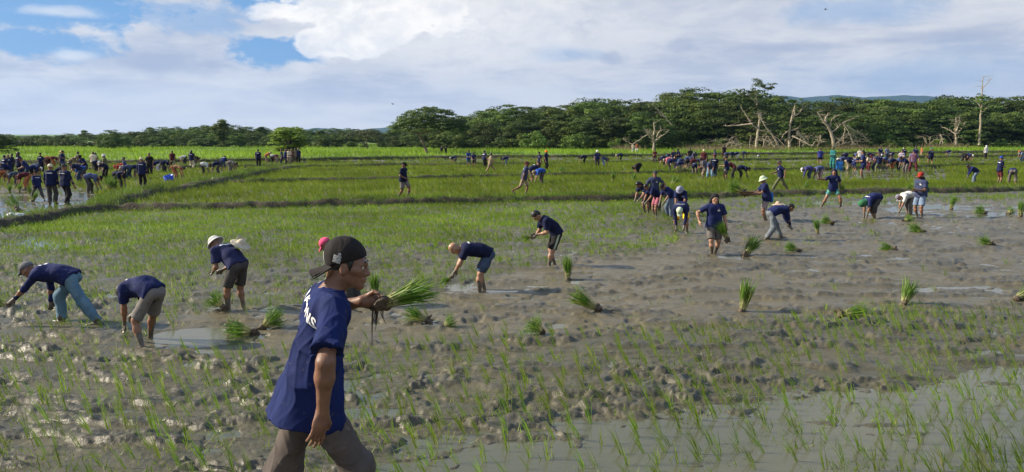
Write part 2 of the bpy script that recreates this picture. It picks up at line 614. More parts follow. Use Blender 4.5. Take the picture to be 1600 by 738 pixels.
# standing water: one level sheet, the mud rises through it
wm_, t, out = mat('muddy_water')
wp = worldpos(t)
mp = t.new('ShaderNodeMapping')
mp.inputs['Scale'].default_value = (1, 1.7, 1)
t.l.new(wp, mp.inputs[0])
wc = t.mix(t.ramp(t.noise(wp, 0.5, 4), 0.3, 0.7), (0.080, 0.084, 0.052), (0.105, 0.103, 0.066))
principled(t, out, wc, 0.05, 0.5, bump(t, t.math('ADD', t.noise(mp.outputs[0], 5, 4, 0.6), t.math('MULTIPLY', t.noise(mp.outputs[0], 22, 3), 0.3)), 0.06, 0.05), IOR=1.33)
WATER = wm_
x0, y0 = 110.0, 145.0
nx, ny = 40, 50
gx, gy = np.meshgrid(np.linspace(-x0, x0, nx), np.linspace(6.0, y0, ny))
ii = np.arange(nx * ny).reshape(ny, nx)
wq = np.stack([ii[:-1, :-1], ii[:-1, 1:], ii[1:, 1:], ii[1:, :-1]], -1).reshape(-1, 4)
wv = np.stack([gx.ravel(), gy.ravel(), np.zeros(nx * ny)], 1)
tag(link('water', npmesh('water', wv, wq), None, WATER), 'shallow murky water standing over the paddy mud', None, None, 'structure')

# roadside bank on which the camera and the walking man stand
prof = [(-40, 1.45), (-6, 1.45), (0.9, 1.42), (1.8, 1.15), (2.6, 0.80), (3.2, 0.66), (4.3, 0.64), (4.9, 0.50), (5.5, 0.18), (5.95, -0.05), (6.3, -0.3)]
pp = np.array(prof)
ys = np.concatenate([np.linspace(-40, 0, 12), np.linspace(0.15, 6.3, 60)])
xs_ = np.linspace(-26, 26, 330)
gx, gy = np.meshgrid(xs_, ys)
gz = np.interp(gy, pp[:, 0], pp[:, 1]) + (fbm(gx * 2, gy * 2, 4, 61) - 0.5) * 0.14 * sstep(gy, 0.5, 2.0)
ii = np.arange(gx.size).reshape(gx.shape)
bq = np.stack([ii[:-1, :-1], ii[:-1, 1:], ii[1:, 1:], ii[1:, :-1]], -1).reshape(-1, 4)
m, t, out = mat('bank_earth')
wp = worldpos(t)
bn = t.noise(wp, 4, 5)
principled(t, out, t.mix(t.ramp(bn, 0.35, 0.65), (0.12, 0.10, 0.07), (0.07, 0.085, 0.035)), 0.85, 0.2, bump(t, t.noise(wp, 30, 4), 0.6, 0.03))
EARTH = m
tag(link('roadside_bank', npmesh('roadside_bank', np.stack([gx.ravel(), gy.ravel(), gz.ravel()], 1), bq), None, EARTH), 'earth bank beside the paddy in front of the water', None, None, 'structure')


# ------------------------------------------------------------------ blades (rice, grass): real leaves as thin tapering strips
def blades(bx, by, bz, h, wd, lean, spread, rg, segs=2, tint=None, curl=0.5):
    """one blade per entry. lean: (lx, ly) added to the direction. returns V, [quads, tris], tint"""
    n = len(bx)
    ang = rg.uniform(0, 2 * np.pi, n)
    sp = spread * np.abs(rg.normal(0, 1, n))
    d = np.stack([lean[0] + np.cos(ang) * sp, lean[1] + np.sin(ang) * sp, np.ones(n)], 1)
    d /= np.linalg.norm(d, axis=1)[:, None]
    wa = rg.uniform(0, np.pi, n)
    wv = np.stack([np.cos(wa), np.sin(wa) * 0.6, np.zeros(n)], 1) * (wd / 2)[:, None]
    base = np.stack([bx, by, bz], 1)
    dr = np.stack([d[:, 0], d[:, 1], np.zeros(n)], 1) * (curl * rg.uniform(0.3, 1.2, n))[:, None]
    mid = base + d * (h * 0.55)[:, None]
    tip = base + d * h[:, None] + (dr + np.array([0, 0, -0.12])) * (h * 0.35)[:, None]
    tint = rg.uniform(0, 1, n) if tint is None else tint
    if segs == 2:
        V = np.stack([base - wv * 0.7, base + wv * 0.7, mid + wv, mid - wv, tip], 1).reshape(-1, 3)
        o = np.arange(n)[:, None] * 5
        return V, [o + np.array([0, 1, 2, 3]), o + np.array([3, 2, 4])], np.repeat(tint, 5)
    V = np.stack([base - wv, base + wv, tip], 1).reshape(-1, 3)
    o = np.arange(n)[:, None] * 3
    return V, [o + np.array([0, 1, 2])], np.repeat(tint, 3)


def joinm(parts):
    Vs, Q, T, Tn = [], [], [], []
    off = 0
    for V, fs, tn in parts:
        for f in fs:
            (Q if f.shape[1] == 4 else T).append(f + off)
        off += len(V)
        Vs.append(V)
        Tn.append(tn)
    fs = []
    if Q:
        fs.append(np.concatenate(Q))
    if T:
        fs.append(np.concatenate(T))
    return np.concatenate(Vs), fs, np.concatenate(Tn)


RICE = leafmat('rice_leaf', (0.140, 0.262, 0.014), (0.255, 0.365, 0.036), 0.45, 0.5, 0.25, (0.36, 0.34, 0.11))
RICEDARK = leafmat('rice_bundle_leaf', (0.070, 0.165, 0.018), (0.150, 0.260, 0.032), 0.35, 0.5, 0, (0.34, 0.32, 0.10))
GRASS = leafmat('bank_grass', (0.085, 0.155, 0.018), (0.170, 0.240, 0.035), 0.35, 0.6, 0.4, (0.28, 0.25, 0.10))
FARGRASS = leafmat('tall_grass', (0.165, 0.290, 0.016), (0.270, 0.375, 0.034), 0.42, 0.6, 0.06)


def hills(x0, x1, y0, y1, pitch, keep=1.0, rowjit=0.25, seed=1):
    """planted hills on slightly uneven rows; thinned by the local density"""
    rg = np.random.default_rng(seed)
    xs = np.arange(x0, x1, pitch)
    ys = np.arange(y0, y1, pitch)
    gx, gy = np.meshgrid(xs, ys)
    gx = gx.ravel() + rg.normal(0, rowjit * pitch, gx.size)
    gy = gy.ravel() + rg.normal(0, rowjit * pitch, gy.size) + 0.25 * np.sin(gx * 0.5)
    z = zones(gx, gy)
    px, py = z[0], z[1]
    d = np.clip(z[2] * (0.4 + 1.2 * fbm(gx * 0.4, gy * 0.4, 3, 55)), 0, 1)
    ok = (rg.uniform(0, 1, gx.size) < d * keep) & (px > -420) & (px < 2000)
    return gx[ok], gy[ok], z, ok


WIND = (-0.42, 0.12)
stuff = []
singles = []
# near and middle part of the front paddy
hx, hy, z, ok = hills(-32, 32, 6.4, 40, 0.225, 1.0, 0.11, 3)
keepn = z[6][ok]
hx, hy = hx[keepn], hy[keepn]
px, py = pix(hx, hy)
sel = (py < 745) & (py > 556) & (px > 5) & (px < 1595) & ~((px > 425) & (px < 575) & (py > 470))
cand = np.nonzero(sel)[0]
cand = cand[np.argsort(-py[cand])][:300]
single = np.zeros(len(hx), bool)
single[cand] = True
singles = list(zip(hx[single], hy[single]))
hx, hy = hx[~single], hy[~single]
hz = np.maximum(mudz(hx, hy), -0.02) - 0.01


def spread_hills(hx, hy, hz, nb, hgt, wid, seed, segs, lean=WIND, spread=0.28, foot=0.018):
    rg = np.random.default_rng(seed)
    n = len(hx)
    idx = np.repeat(np.arange(n), nb)
    m_ = len(idx)
    hs = rg.normal(1, 0.15, n)[idx]
    tl = np.clip(rg.normal(0.42, 0.22, n)[idx] + rg.normal(0, 0.22, m_), 0, 1)
    return blades(hx[idx] + rg.normal(0, foot, m_), hy[idx] + rg.normal(0, foot, m_), hz[idx], hgt * hs * rg.uniform(0.6, 1.15, m_), np.full(m_, wid) * rg.uniform(0.7, 1.2, m_), lean, spread, rg, segs, tl)


dn = hy < 13
stuff.append(spread_hills(hx[dn], hy[dn], hz[dn], 10, 0.24, 0.0060, 5, 2, spread=0.20, foot=0.010))
dn2 = (hy >= 13) & (hy < 20)
stuff.append(spread_hills(hx[dn2], hy[dn2], hz[dn2], 10, 0.19, 0.0095, 6, 2, spread=0.45, foot=0.04))
dn3 = hy >= 20
stuff.append(spread_hills(hx[dn3], hy[dn3], hz[dn3], 11, 0.17, 0.015, 7, 2, spread=0.6, foot=0.06))
# low weeds and trampled shoots lying on the mud
rgw = np.random.default_rng(17)
wx_, wy_ = rgw.uniform(-24, 24, 60000), 6.6 + 24 * rgw.uniform(0, 1, 60000) ** 1.4
zw = zones(wx_, wy_)
okw = (rgw.uniform(0, 1, 60000) < zw[2] * np.where(zw[1] > 520, 0.35, 1.3) * sstep(fbm(wx_ * 0.9, wy_ * 0.9, 3, 71), 0.40, 0.62)) & zw[6] & (zw[0] > -80) & (zw[0] < 1680)
wx_, wy_ = wx_[okw], wy_[okw]
stuff.append(spread_hills(wx_, wy_, np.maximum(mudz(wx_, wy_), -0.01) - 0.005, 6, 0.11, 0.014, 27, 1, (-0.3, 0.1), 1.2, 0.07))
cx_, cy_ = G(1565, 735)
nq = 22
stuff.append(spread_hills(cx_ + rgw.normal(0, 0.30, nq), cy_ + rgw.normal(-0.05, 0.28, nq), np.full(nq, -0.02), 9, 0.34, 0.0075, 29, 2))
V, fs, tn = joinm(stuff)
o = link('rice_shoots', npmesh('rice_shoots', V, fs, False, tn), None, RICE)
tag(o, 'young green rice planted across the front paddy', 'rice', None, 'stuff')

# fields behind the front bank
stuff = []
hx, hy, z, ok = hills(-56, 56, 30, 58, 0.26, 1.0, 0.3, 4)
kk = ~z[6][ok] & ~z[5][ok]
hx, hy = hx[kk], hy[kk]
stuff.append(spread_hills(hx, hy, mudz(hx, hy) - 0.01, 8, 0.32, 0.034, 8, 1, spread=0.4, foot=0.05))
hx, hy, z, ok = hills(-88, 88, 58, 84, 0.36, 1.0, 0.35, 5)
kk = ~z[6][ok] & ~z[5][ok]
hx, hy = hx[kk], hy[kk]
stuff.append(spread_hills(hx, hy, mudz(hx, hy) - 0.01, 7, 0.33, 0.060, 9, 1, spread=0.45, foot=0.08))
hx, hy, z, ok = hills(-108, 108, 84, 142, 0.62, 1.0, 0.4, 6)
kk = ~z[6][ok] & ~z[5][ok]
hx, hy = hx[kk], hy[kk]
stuff.append(spread_hills(hx, hy, np.maximum(mudz(hx, hy), 0) - 0.01, 6, 0.30, 0.075, 10, 1, spread=0.5, foot=0.15))
V, fs, tn = joinm(stuff)
o = link('rice_shoots', npmesh('rice_shoots_far', V, fs, False, tn), None, RICE)
tag(o, 'dense green rice filling the paddies behind the first bank', 'rice', None, 'stuff')

# tall bright grass beyond the last bank
rg = np.random.default_rng(12)
n = 125000
gy = 88 + (215 - 88) * rg.uniform(0, 1, n) ** 0.8
gx = rg.uniform(-0.98, 0.98, n) * gy
z = zones(gx, gy)
ok = z[5]
gx, gy = gx[ok], gy[ok]
patch = fbm(gx * 0.06, gy * 0.10, 3, 14)
hh = (0.25 + 0.45 * sstep(patch, 0.4, 0.65)) * rg.uniform(0.6, 1.2, len(gx))
V, fs, tn = blades(gx, gy, mudz(gx, gy) - 0.02, hh, np.full(len(gx), 0.13), (-0.2, 0), 0.45, rg, 1, np.clip(patch + rg.normal(0, 0.18, len(gx)) - 0.05, 0, 1))
o = link('tall_grass', npmesh('tall_grass', V, fs, False, tn), None, FARGRASS)
tag(o, 'bright yellow green tall grass in front of the trees', 'grass', None, 'stuff')

# ------------------------------------------------------------------ earth banks between the fields
m, t, out = mat('dike_earth')
wp = worldpos(t)
dn_ = t.noise(wp, 2.2, 5, 0.65)
dc = t.mix(t.ramp(dn_, 0.35, 0.65), (0.050, 0.042, 0.030), (0.085, 0.070, 0.048))
dc = t.mix(t.math('MULTIPLY', t.ramp(t.noise(wp, 1.1, 4), 0.45, 0.6), 0.7), dc, (0.045, 0.070, 0.016))
principled(t, out, dc, 0.9, 0.15, bump(t, t.noise(wp, 12, 5), 0.8, 0.06))
DIKEM = m


def make_dike(key, width, height, label, gdens, gh, seed):
    pts = np.array([G(a_, b_, height * 0.6) for a_, b_ in DIKES[key]])
    seg = np.linalg.norm(np.diff(pts, axis=0), axis=1)
    s = np.concatenate([[0], np.cumsum(seg)])
    step = 0.12 if key in ('front', 'side') else 0.3
    q = np.arange(0, s[-1], step)
    cx, cy = np.interp(q, s, pts[:, 0]), np.interp(q, s, pts[:, 1])
    k = 15
    ker = np.ones(k) / k
    cx[k:-k], cy[k:-k] = np.convolve(cx, ker, 'same')[k:-k], np.convolve(cy, ker, 'same')[k:-k]
    tx, ty = np.gradient(cx), np.gradient(cy)
    L = np.hypot(tx, ty)
    nx_, ny_ = -ty / L, tx / L
    across = np.array([-1.0, -0.8, -0.62, -0.45, -0.2, 0.0, 0.2, 0.45, 0.65, 0.85, 1.0])
    zprof = np.array([-0.35, 0.0, 0.45, 0.85, 1.0, 1.02, 1.0, 0.85, 0.45, 0.0, -0.35])
    wob = 1 + 0.35 * (fbm(q * 0.4, q * 0, 3, seed) - 0.5) * 2
    X = cx[:, None] + nx_[:, None] * across * width * wob[:, None]
    Y = cy[:, None] + ny_[:, None] * across * width * wob[:, None]
    hz_ = height * (0.75 + 0.5 * fbm(q * 0.3 + 7, q * 0, 3, seed + 1))[:, None]
    Z = zprof * hz_ + (fbm(X * 3.0, Y * 3.0, 4, seed + 2) - 0.5) * height * 0.7
    n, c = X.shape
    i_ = np.arange(n * c).reshape(n, c)
    fq = np.stack([i_[:-1, :-1], i_[1:, :-1], i_[1:, 1:], i_[:-1, 1:]], -1).reshape(-1, 4)
    o = link('earth_dike', npmesh('earth_dike', np.stack([X.ravel(), Y.ravel(), Z.ravel()], 1), fq), None, DIKEM)
    tag(o, label, None, None, 'structure')
    # grass along the bank
    rg = np.random.default_rng(seed)
    ng = int(len(q) * step * gdens)
    ia = rg.integers(0, n, ng)
    patch = fbm(q[ia] * 0.35, q[ia] * 0, 3, seed + 5)
    ia = ia[patch + rg.normal(0, 0.08, ng) > 0.40]
    ng = len(ia)
    ac = np.clip(rg.normal(0.30, 0.34, ng), -0.9, 0.9)
    ci = np.clip(((ac + 1) / 2 * (c - 1)).astype(int), 0, c - 1)
    fr = rg.normal(0, 0.06, ng)
    scale = 1.0 if key in ('front', 'side') else 1.6
    return blades(X[ia, ci] + fr, Y[ia, ci] + fr, Z[ia, ci] - 0.02, gh * rg.uniform(0.5, 1.25, ng), np.full(ng, 0.014 * scale * (1 if key in ('front', 'side') else 2)), (-0.25, 0), 0.5, rg, 1 if scale > 1 else 2)


gp = []
gp.append(make_dike('front', 0.55, 0.30, 'dark front earth bank with grass crossing the whole width', 330, 0.24, 101))
gp.append(make_dike('side', 0.75, 0.36, 'grassy side bank running back to the small tree', 500, 0.32, 111))
gp.append(make_dike('second', 0.45, 0.28, 'thin dark bank behind the walking man', 140, 0.24, 121))
gp.append(make_dike('third', 0.5, 0.28, 'thin bank behind the second rice field', 110, 0.24, 131))
gp.append(make_dike('fourth', 0.6, 0.32, 'last thin bank before the tall grass', 110, 0.30, 141))
gp.append(make_dike('left', 0.5, 0.25, 'low bank crossing the left paddy behind the crowd', 110, 0.26, 151))
V, fs, tn = joinm(gp)
o = link('bank_grass', npmesh('bank_grass', V, fs, False, tn), None, GRASS)
tag(o, 'ragged grass growing along the earth banks', 'grass', None, 'stuff')

# ------------------------------------------------------------------ single seedlings in front (each one its own thing)
variants = []
for k in range(12):
    rg = np.random.default_rng(200 + k)
    nb = int(rg.integers(8, 15))
    z0 = np.zeros(nb)
    V, fs, tn = blades(rg.normal(0, 0.012, nb), rg.normal(0, 0.012, nb), z0, rg.uniform(0.15, 0.33, nb), rg.uniform(0.0045, 0.0075, nb), (WIND[0] * rg.uniform(0.6, 1.8), WIND[1]), 0.20, rg, 2,
                       np.clip(rg.normal(0.4, 0.25, nb), 0, 1))
    variants.append(npmesh('rice_seedling', V, fs, False, tn))
for k, (x, y) in enumerate(singles):
    gz_ = groundz(x, y)
    inwater = gz_ < 0
    px_, py_ = pix(x, y)
    o = link('rice_seedling', variants[k % 12], None, RICE, (x, y, max(gz_, -0.03) - 0.012), (0, 0, random.uniform(-0.5, 0.5)), random.uniform(0.8, 1.2))
    if inwater:
        tag(o, 'thin rice seedling standing in the murky water along the bottom edge', 'seedling', 'seedlings in the front water')
    elif px_ < 500:
        tag(o, 'rice seedling in the rough mud before the walking man', 'seedling', 'seedlings in the front left mud')
    else:
        tag(o, 'rice seedling in the cloddy mud beyond the front water', 'seedling', 'seedlings in the front right mud')

# ------------------------------------------------------------------ trees
LEAF_D = leafmat('forest_leaf', (0.042, 0.074, 0.012), (0.110, 0.155, 0.024), 0.30, 0.5, 0.12)
LEAF_M = leafmat('shrub_leaf', (0.062, 0.105, 0.018), (0.135, 0.185, 0.032), 0.32, 0.5, 0.12)
LEAF_B = leafmat('young_leaf', (0.085, 0.150, 0.022), (0.165, 0.230, 0.040), 0.35, 0.5, 0.10)
LEAF_G = leafmat('dusty_leaf', (0.075, 0.095, 0.045), (0.13, 0.15, 0.075), 0.25, 0.6, 0.10)
BARK = plain('bark_brown', (0.11, 0.085, 0.06), 0.9, 0.1, 0.3, 3, 0.5)
DEADWOOD = plain('weathered_wood', (0.34, 0.285, 0.215), 0.85, 0.1, 0.25, 3, 0.5)


def leaf_cloud(centres, rads, per, size, rg, flat=0.45, up=0.6):
    """clumps of leaf-sized quads; each clump has its own tone"""
    n = len(centres)
    per = np.broadcast_to(per, n).astype(int)
    idx = np.repeat(np.arange(n), per)
    m_ = len(idx)
    d = rg.normal(0, 1, (m_, 3))
    d /= np.linalg.norm(d, axis=1)[:, None]
    d[:, 2] = np.where(d[:, 2] < -0.25, -d[:, 2], d[:, 2])
    rr = rg.uniform(0.55, 1.05, m_)[:, None]
    pos = centres[idx] + d * rr * rads[idx][:, None] * np.array((1, 1, flat))
    nn = d + np.array((0, 0, up)) + rg.normal(0, 0.5, (m_, 3))
    nn /= np.linalg.norm(nn, axis=1)[:, None]
    ref = rg.normal(0, 1, (m_, 3))
    u = np.cross(nn, ref)
    u /= np.linalg.norm(u, axis=1)[:, None]
    v = np.cross(nn, u)
    sz = size * rg.uniform(0.6, 1.4, m_)[:, None]
    a_, b_ = u * sz * 0.5, v * sz * 0.36
    V = np.stack([pos - a_, pos - b_ + nn * sz * 0.08, pos + a_, pos + b_ + nn * sz * 0.08], 1).reshape(-1, 3)
    q = np.arange(m_ * 4).reshape(-1, 4)
    tone = np.clip(rg.normal(0.40, 0.20, n), 0, 1)[idx] + rg.normal(0, 0.14, m_)
    return V, q, np.repeat(np.clip(tone, 0, 1), 4)


def tube(path, r0, r1, sides=6, V=None, Q=None):
    path = np.asarray(path, float)
    n = len(path)
    t_ = np.gradient(path, axis=0)
    t_ /= np.linalg.norm(t_, axis=1)[:, None] + 1e-9
    ref = np.array((0.3, 1.0, 0.2))
    u = np.cross(t_, ref)
    u /= np.linalg.norm(u, axis=1)[:, None] + 1e-9
    v = np.cross(t_, u)
    r = np.linspace(r0, r1, n)
    an = np.linspace(0, 2 * np.pi, sides, endpoint=False)
    ring = path[:, None, :] + (u[:, None, :] * np.cos(an)[None, :, None] + v[:, None, :] * np.sin(an)[None, :, None]) * r[:, None, None]
    vv = ring.reshape(-1, 3)
    i_ = np.arange(n * sides).reshape(n, sides)
    q = np.stack([i_[:-1], np.roll(i_[:-1], -1, 1), np.roll(i_[1:], -1, 1), i_[1:]], -1).reshape(-1, 4)
    return vv, q


def joinq(lst):
    Vs, Qs, off = [], [], 0
    for v, q in lst:
        Vs.append(v)
        Qs.append(q + off)
        off += len(v)
    return np.concatenate(Vs), np.concatenate(Qs)


def smoothpath(pts, n=10, wob=0.0, rg=None):
    pts = np.asarray(pts, float)
    s = np.linspace(0, 1, len(pts))
    q = np.linspace(0, 1, n)
    p = np.stack([np.interp(q, s, pts[:, k]) for k in range(3)], 1)
    for _ in range(2):
        p[1:-1] = (p[:-2] + 2 * p[1:-1] + p[2:]) / 4
    if wob and rg is not None:
        p[1:-1] += rg.normal(0, wob, (n - 2, 3))
    return p


def tree_variant(seed, style):
    """unit tree: height 1, crown radius about cw. returns crown mesh, trunk mesh"""
    rg = np.random.default_rng(seed)
    if style == 'umbrella':
        W, base, top, nc, cr = rg.uniform(0.50, 0.62), 0.40, 1.0, 85, 0.115
        th = rg.uniform(0, 2 * np.pi, nc)
        r = W * np.sqrt(rg.uniform(0, 1, nc))
        dome = np.sqrt(np.clip(1 - (r / (W * 1.04)) ** 2, 0, 1))
        z = base + (top - base - 0.04) * dome * rg.uniform(0.45, 1.0, nc) + 0.02
        flat, size = 0.42, 0.030
    elif style == 'forest':
        W, base, top, nc, cr = rg.uniform(0.48, 0.60), 0.06, 1.0, 150, 0.125
        th = rg.uniform(0, 2 * np.pi, nc)
        r = W * np.sqrt(rg.uniform(0.05, 1, nc))
        dome = np.clip(1 - (r / (W * 1.05)) ** 2.4, 0, 1) ** 0.6
        z = base + (top - base - 0.05) * dome * rg.uniform(0.0, 1.0, nc) ** 0.7
        flat, size = 0.50, 0.032
    elif style == 'tall':
        W, base, top, nc, cr = rg.uniform(0.20, 0.27), 0.28, 1.0, 60, 0.095
        th = rg.uniform(0, 2 * np.pi, nc)
        zz_ = rg.uniform(0, 1, nc)
        r = W * np.sqrt(rg.uniform(0.1, 1, nc)) * np.sin(np.pi * (0.12 + 0.8 * zz_))
        z = base + (top - base - 0.06) * zz_
        flat, size = 0.7, 0.034
    else:  # bush
        W, base, top, nc, cr = rg.uniform(0.6, 0.8), 0.05, 1.0, 50, 0.20
        th = rg.uniform(0, 2 * np.pi, nc)
        r = W * np.sqrt(rg.uniform(0, 1, nc))
        dome = np.clip(1 - (r / (W * 1.1)) ** 2, 0, 1) ** 0.5
        z = base + (top - 0.15) * dome * rg.uniform(0.1, 1.0, nc)
        flat, size = 0.7, 0.085
    lob = 1 + 0.22 * np.sin(th * 3 + rg.uniform(0, 6)) + 0.12 * np.sin(th * 5 + rg.uniform(0, 6))
    cen = np.stack([np.cos(th) * r * lob, np.sin(th) * r * lob, z], 1)
    rads = cr * rg.uniform(0.6, 1.35, nc)
    V, q, tn = leaf_cloud(cen, rads, (rg.uniform(0.7, 1.3, nc) * (95 if style != 'bush' else 70)), size, rg, flat)
    crown = npmesh('crown', V, q, False, tn)
    parts = []
    tr_top = np.array((rg.normal(0, 0.02), rg.normal(0, 0.02), base + 0.12))
    tr = 0.022 if style != 'bush' else 0.03
    parts.append(tube(smoothpath([(0, 0, -0.03), tr_top * (0.5, 0.5, 0.5) + rg.normal(0, 0.01, 3), tr_top], 8), tr, tr * 0.75, 7))
    for k in range(9 if style != 'bush' else 5):
        e = cen[rg.integers(0, nc)]
        midp = tr_top * 0.5 + e * 0.5 + np.array((0, 0, 0.05))
        parts.append(tube(smoothpath([tr_top - (0, 0, 0.06 * rg.uniform(0, 1)), midp, e], 7), tr * 0.5, 0.003, 5))
    trunk = npmesh('trunk', *joinq(parts))
    return crown, trunk


TV = {s_: [tree_variant(1000 + 31 * k + 7 * hs_, s_) for k in range(nv)] for hs_, (s_, nv) in enumerate((('umbrella', 4), ('forest', 6), ('tall', 4), ('bush', 5)))}
tcount = 0


def tree(name, x, y, z, h, style, leaf, label, cat='tree', group=None, wide=1.0, bark=None):
    global tcount
    tcount += 1
    cm, tm = TV[style][tcount % len(TV[style])]
    e = bpy.data.objects.new(name, None)
    COL.objects.link(e)
    e.location = (x, y, z)
    e.rotation_euler = (0, 0, (tcount * 2.399) % 6.283)
    e.scale = (h * wide, h * wide, h)
    tag(e, label, cat, group)
    link('crown', cm, e, [leaf])
    link('trunk', tm, e, [bark or BARK])
    return e


rt = np.random.default_rng(77)
ORD = ('first second third fourth fifth sixth seventh eighth ninth tenth eleventh twelfth thirteenth fourteenth fifteenth sixteenth seventeenth eighteenth nineteenth twentieth '
       'twenty-first twenty-second twenty-third twenty-fourth twenty-fifth twenty-sixth twenty-seventh twenty-eighth twenty-ninth thirtieth thirty-first thirty-second thirty-third '
       'thirty-fourth thirty-fifth thirty-sixth thirty-seventh thirty-eighth thirty-ninth fortieth forty-first forty-second forty-third forty-fourth forty-fifth forty-sixth').split()
ocnt = {}


def nth(k):
    ocnt[k] = ocnt.get(k, -1) + 1
    return ORD[min(ocnt[k], len(ORD) - 1)]

SIL = np.array([(560, 206), (600, 203), (640, 190), (700, 186), (730, 184), (760, 170), (800, 164), (850, 164), (900, 156), (960, 151), (1000, 156), (1030, 149), (1080, 141), (1130, 139), (1165, 142), (1205, 152),
                (1235, 158), (1290, 154), (1330, 152), (1400, 158), (1440, 151), (1500, 149), (1545, 147), (1600, 151), (1720, 150)], float)


# three ranks of the dark wood on the right, each tree to its own height
for row, (dd, fr, sp, off) in enumerate(((0, 0.72, 50, 20), (13, 0.94, 38, 0), (27, 0.99, 34, 28))):
    px = 690.0 + off
    while px < 1880:
        top = np.interp(px, SIL[:, 0], SIL[:, 1]) + rt.uniform(-1, 2)
        D = np.interp(px, (600, 1000, 1600), (158, 160, 190)) + dd + rt.uniform(-4, 4)
        ztop = A(px, top, D)[2]
        h = max(ztop * fr * rt.uniform(1.0, 1.08), 3.5)
        x = A(px, 220, D)[0]
        rk = ('front', 'middle', 'rear')[row]
        sty = 'umbrella' if (row > 0 and rt.uniform() < 0.15) else 'forest'
        tree('broadleaf_tree', x, D, 0.05, h, sty, LEAF_D if rt.uniform() < 0.75 else LEAF_M, '%s tree from the left in the %s rank of the dark wood' % (nth('r' + rk), rk), 'tree', 'trees of the dark wood', 1.3)
        px += sp * rt.uniform(0.85, 1.15)
px = 690.0
while px < 1680:
    D = np.interp(px, (600, 1000, 1600), (150, 152, 180)) + rt.uniform(-2, 4)
    hb_ = rt.uniform(1.6, 3.4) * (1.15 if px < 1000 else 0.8)
    if not any(abs(px - c_) < 13 for c_ in (1022, 1183, 1302, 1494, 1530)):
        tree('leafy_shrub', A(px, 220, D)[0], D, 0.05, hb_, 'bush', LEAF_M if rt.uniform() < 0.6 else LEAF_B, '%s green shrub from the left at the foot of the dark wood' % nth('sh'), 'shrub', 'shrubs at the foot of the dark wood')
    px += rt.uniform(24, 40)
# mixed low wood along the left horizon
SILL = np.array([(-400, 208), (-60, 212), (0, 214), (60, 211), (130, 204), (170, 206), (200, 203), (260, 201), (345, 193), (400, 198), (440, 200), (475, 198), (540, 203), (600, 203), (720, 190)], float)
for row, (dd, fr, sp) in enumerate(((0, 0.72, 24), (22, 0.98, 22), (48, 1.08, 24))):
    px = -330.0 + row * 9
    while px < 700:
        D = 188 + dd + rt.uniform(-6, 6)
        ztop = A(px, np.interp(px, SILL[:, 0], SILL[:, 1]) + rt.uniform(-2.5, 4), D)[2]
        sty = ('forest', 'tall', 'umbrella', 'forest')[rt.integers(0, 4)]
        where = 'beyond the left crowd' if px < 380 else 'behind the small bright tree' if px < 520 else 'left of the leaning rain tree'
        tree('broadleaf_tree', A(px, 220, D)[0], D, 0.05, max(ztop * fr, 2.6) * rt.uniform(0.85, 1.08), sty, (LEAF_D, LEAF_M, LEAF_M)[rt.integers(0, 3)],
             '%s %s tree from the left, %s rank of the low far wood' % (nth('l%d%d' % (row, sty == 'tall')), 'slender' if sty == 'tall' else 'rounded', ('front', 'middle', 'rear')[row]), 'tree', 'trees of the low far wood', 1.5 if sty != 'umbrella' else 1.25)
        px += sp * rt.uniform(0.8, 1.25)
px = -320.0
while px < 700:
    D = 174 + rt.uniform(-4, 8)
    where = 'beyond the left crowd' if px < 380 else 'behind the small bright tree' if px < 520 else 'left of the leaning rain tree'
    tree('leafy_shrub', A(px, 220, D)[0], D, 0.05, rt.uniform(1.0, 2.3), 'bush', LEAF_M if rt.uniform() < 0.7 else LEAF_D, '%s low shrub from the left along the far left field edge' % nth('ls'), 'shrub', 'shrubs along the left field edge', 1.3)
    px += rt.uniform(17, 30)
# trees that stand out
tree('broadleaf_tree', A(-6, 220, 120)[0], 120, 0.05, A(-6, 204, 120)[2], 'forest', LEAF_D, 'dark tree cut by the left edge of the view', 'tree', None, 1.3)
tree('broadleaf_tree', A(176, 220, 150)[0], 150, 0.05, A(176, 202, 150)[2], 'forest', LEAF_D, 'round dark tree standing out of the left far wood', 'tree', None, 1.2)
tree('broadleaf_tree', A(348, 220, 176)[0], 176, 0.05, A(348, 187, 176)[2], 'tall', LEAF_M, 'tallest tree of the left wood beyond the crowd', 'tree', None, 1.4)
bx, by = G(450, 253)
tree('young_tree', bx, by, 0.1, A(447, 199, by)[2], 'tall', leafmat('light_leaf', (0.15, 0.25, 0.03), (0.26, 0.35, 0.055), 0.4, 0.5), 'small bright green tree above the standing group on the side bank', 'tree', None, 2.3)
bx, by = G(574, 235.5)
tree('broadleaf_tree', bx, by, 0.1, A(574, 200, by)[2], 'umbrella', LEAF_G, 'low dusty grey green tree with short trunk in tall grass', 'tree', None, 1.35)

# the rain tree with the leaning trunk
bx, by = G(668, 240, 0.1)
rg = np.random.default_rng(41)
e = bpy.data.objects.new('rain_tree', None)
COL.objects.link(e)
e.location = (bx, by, 0.1)
tag(e, 'spreading rain tree with pale leaning trunk in the tall grass', 'tree')


def rel(px, py, dy=0.0):
    p = A(px, py, by + dy)
    return p - np.array((bx, by, 0.1))


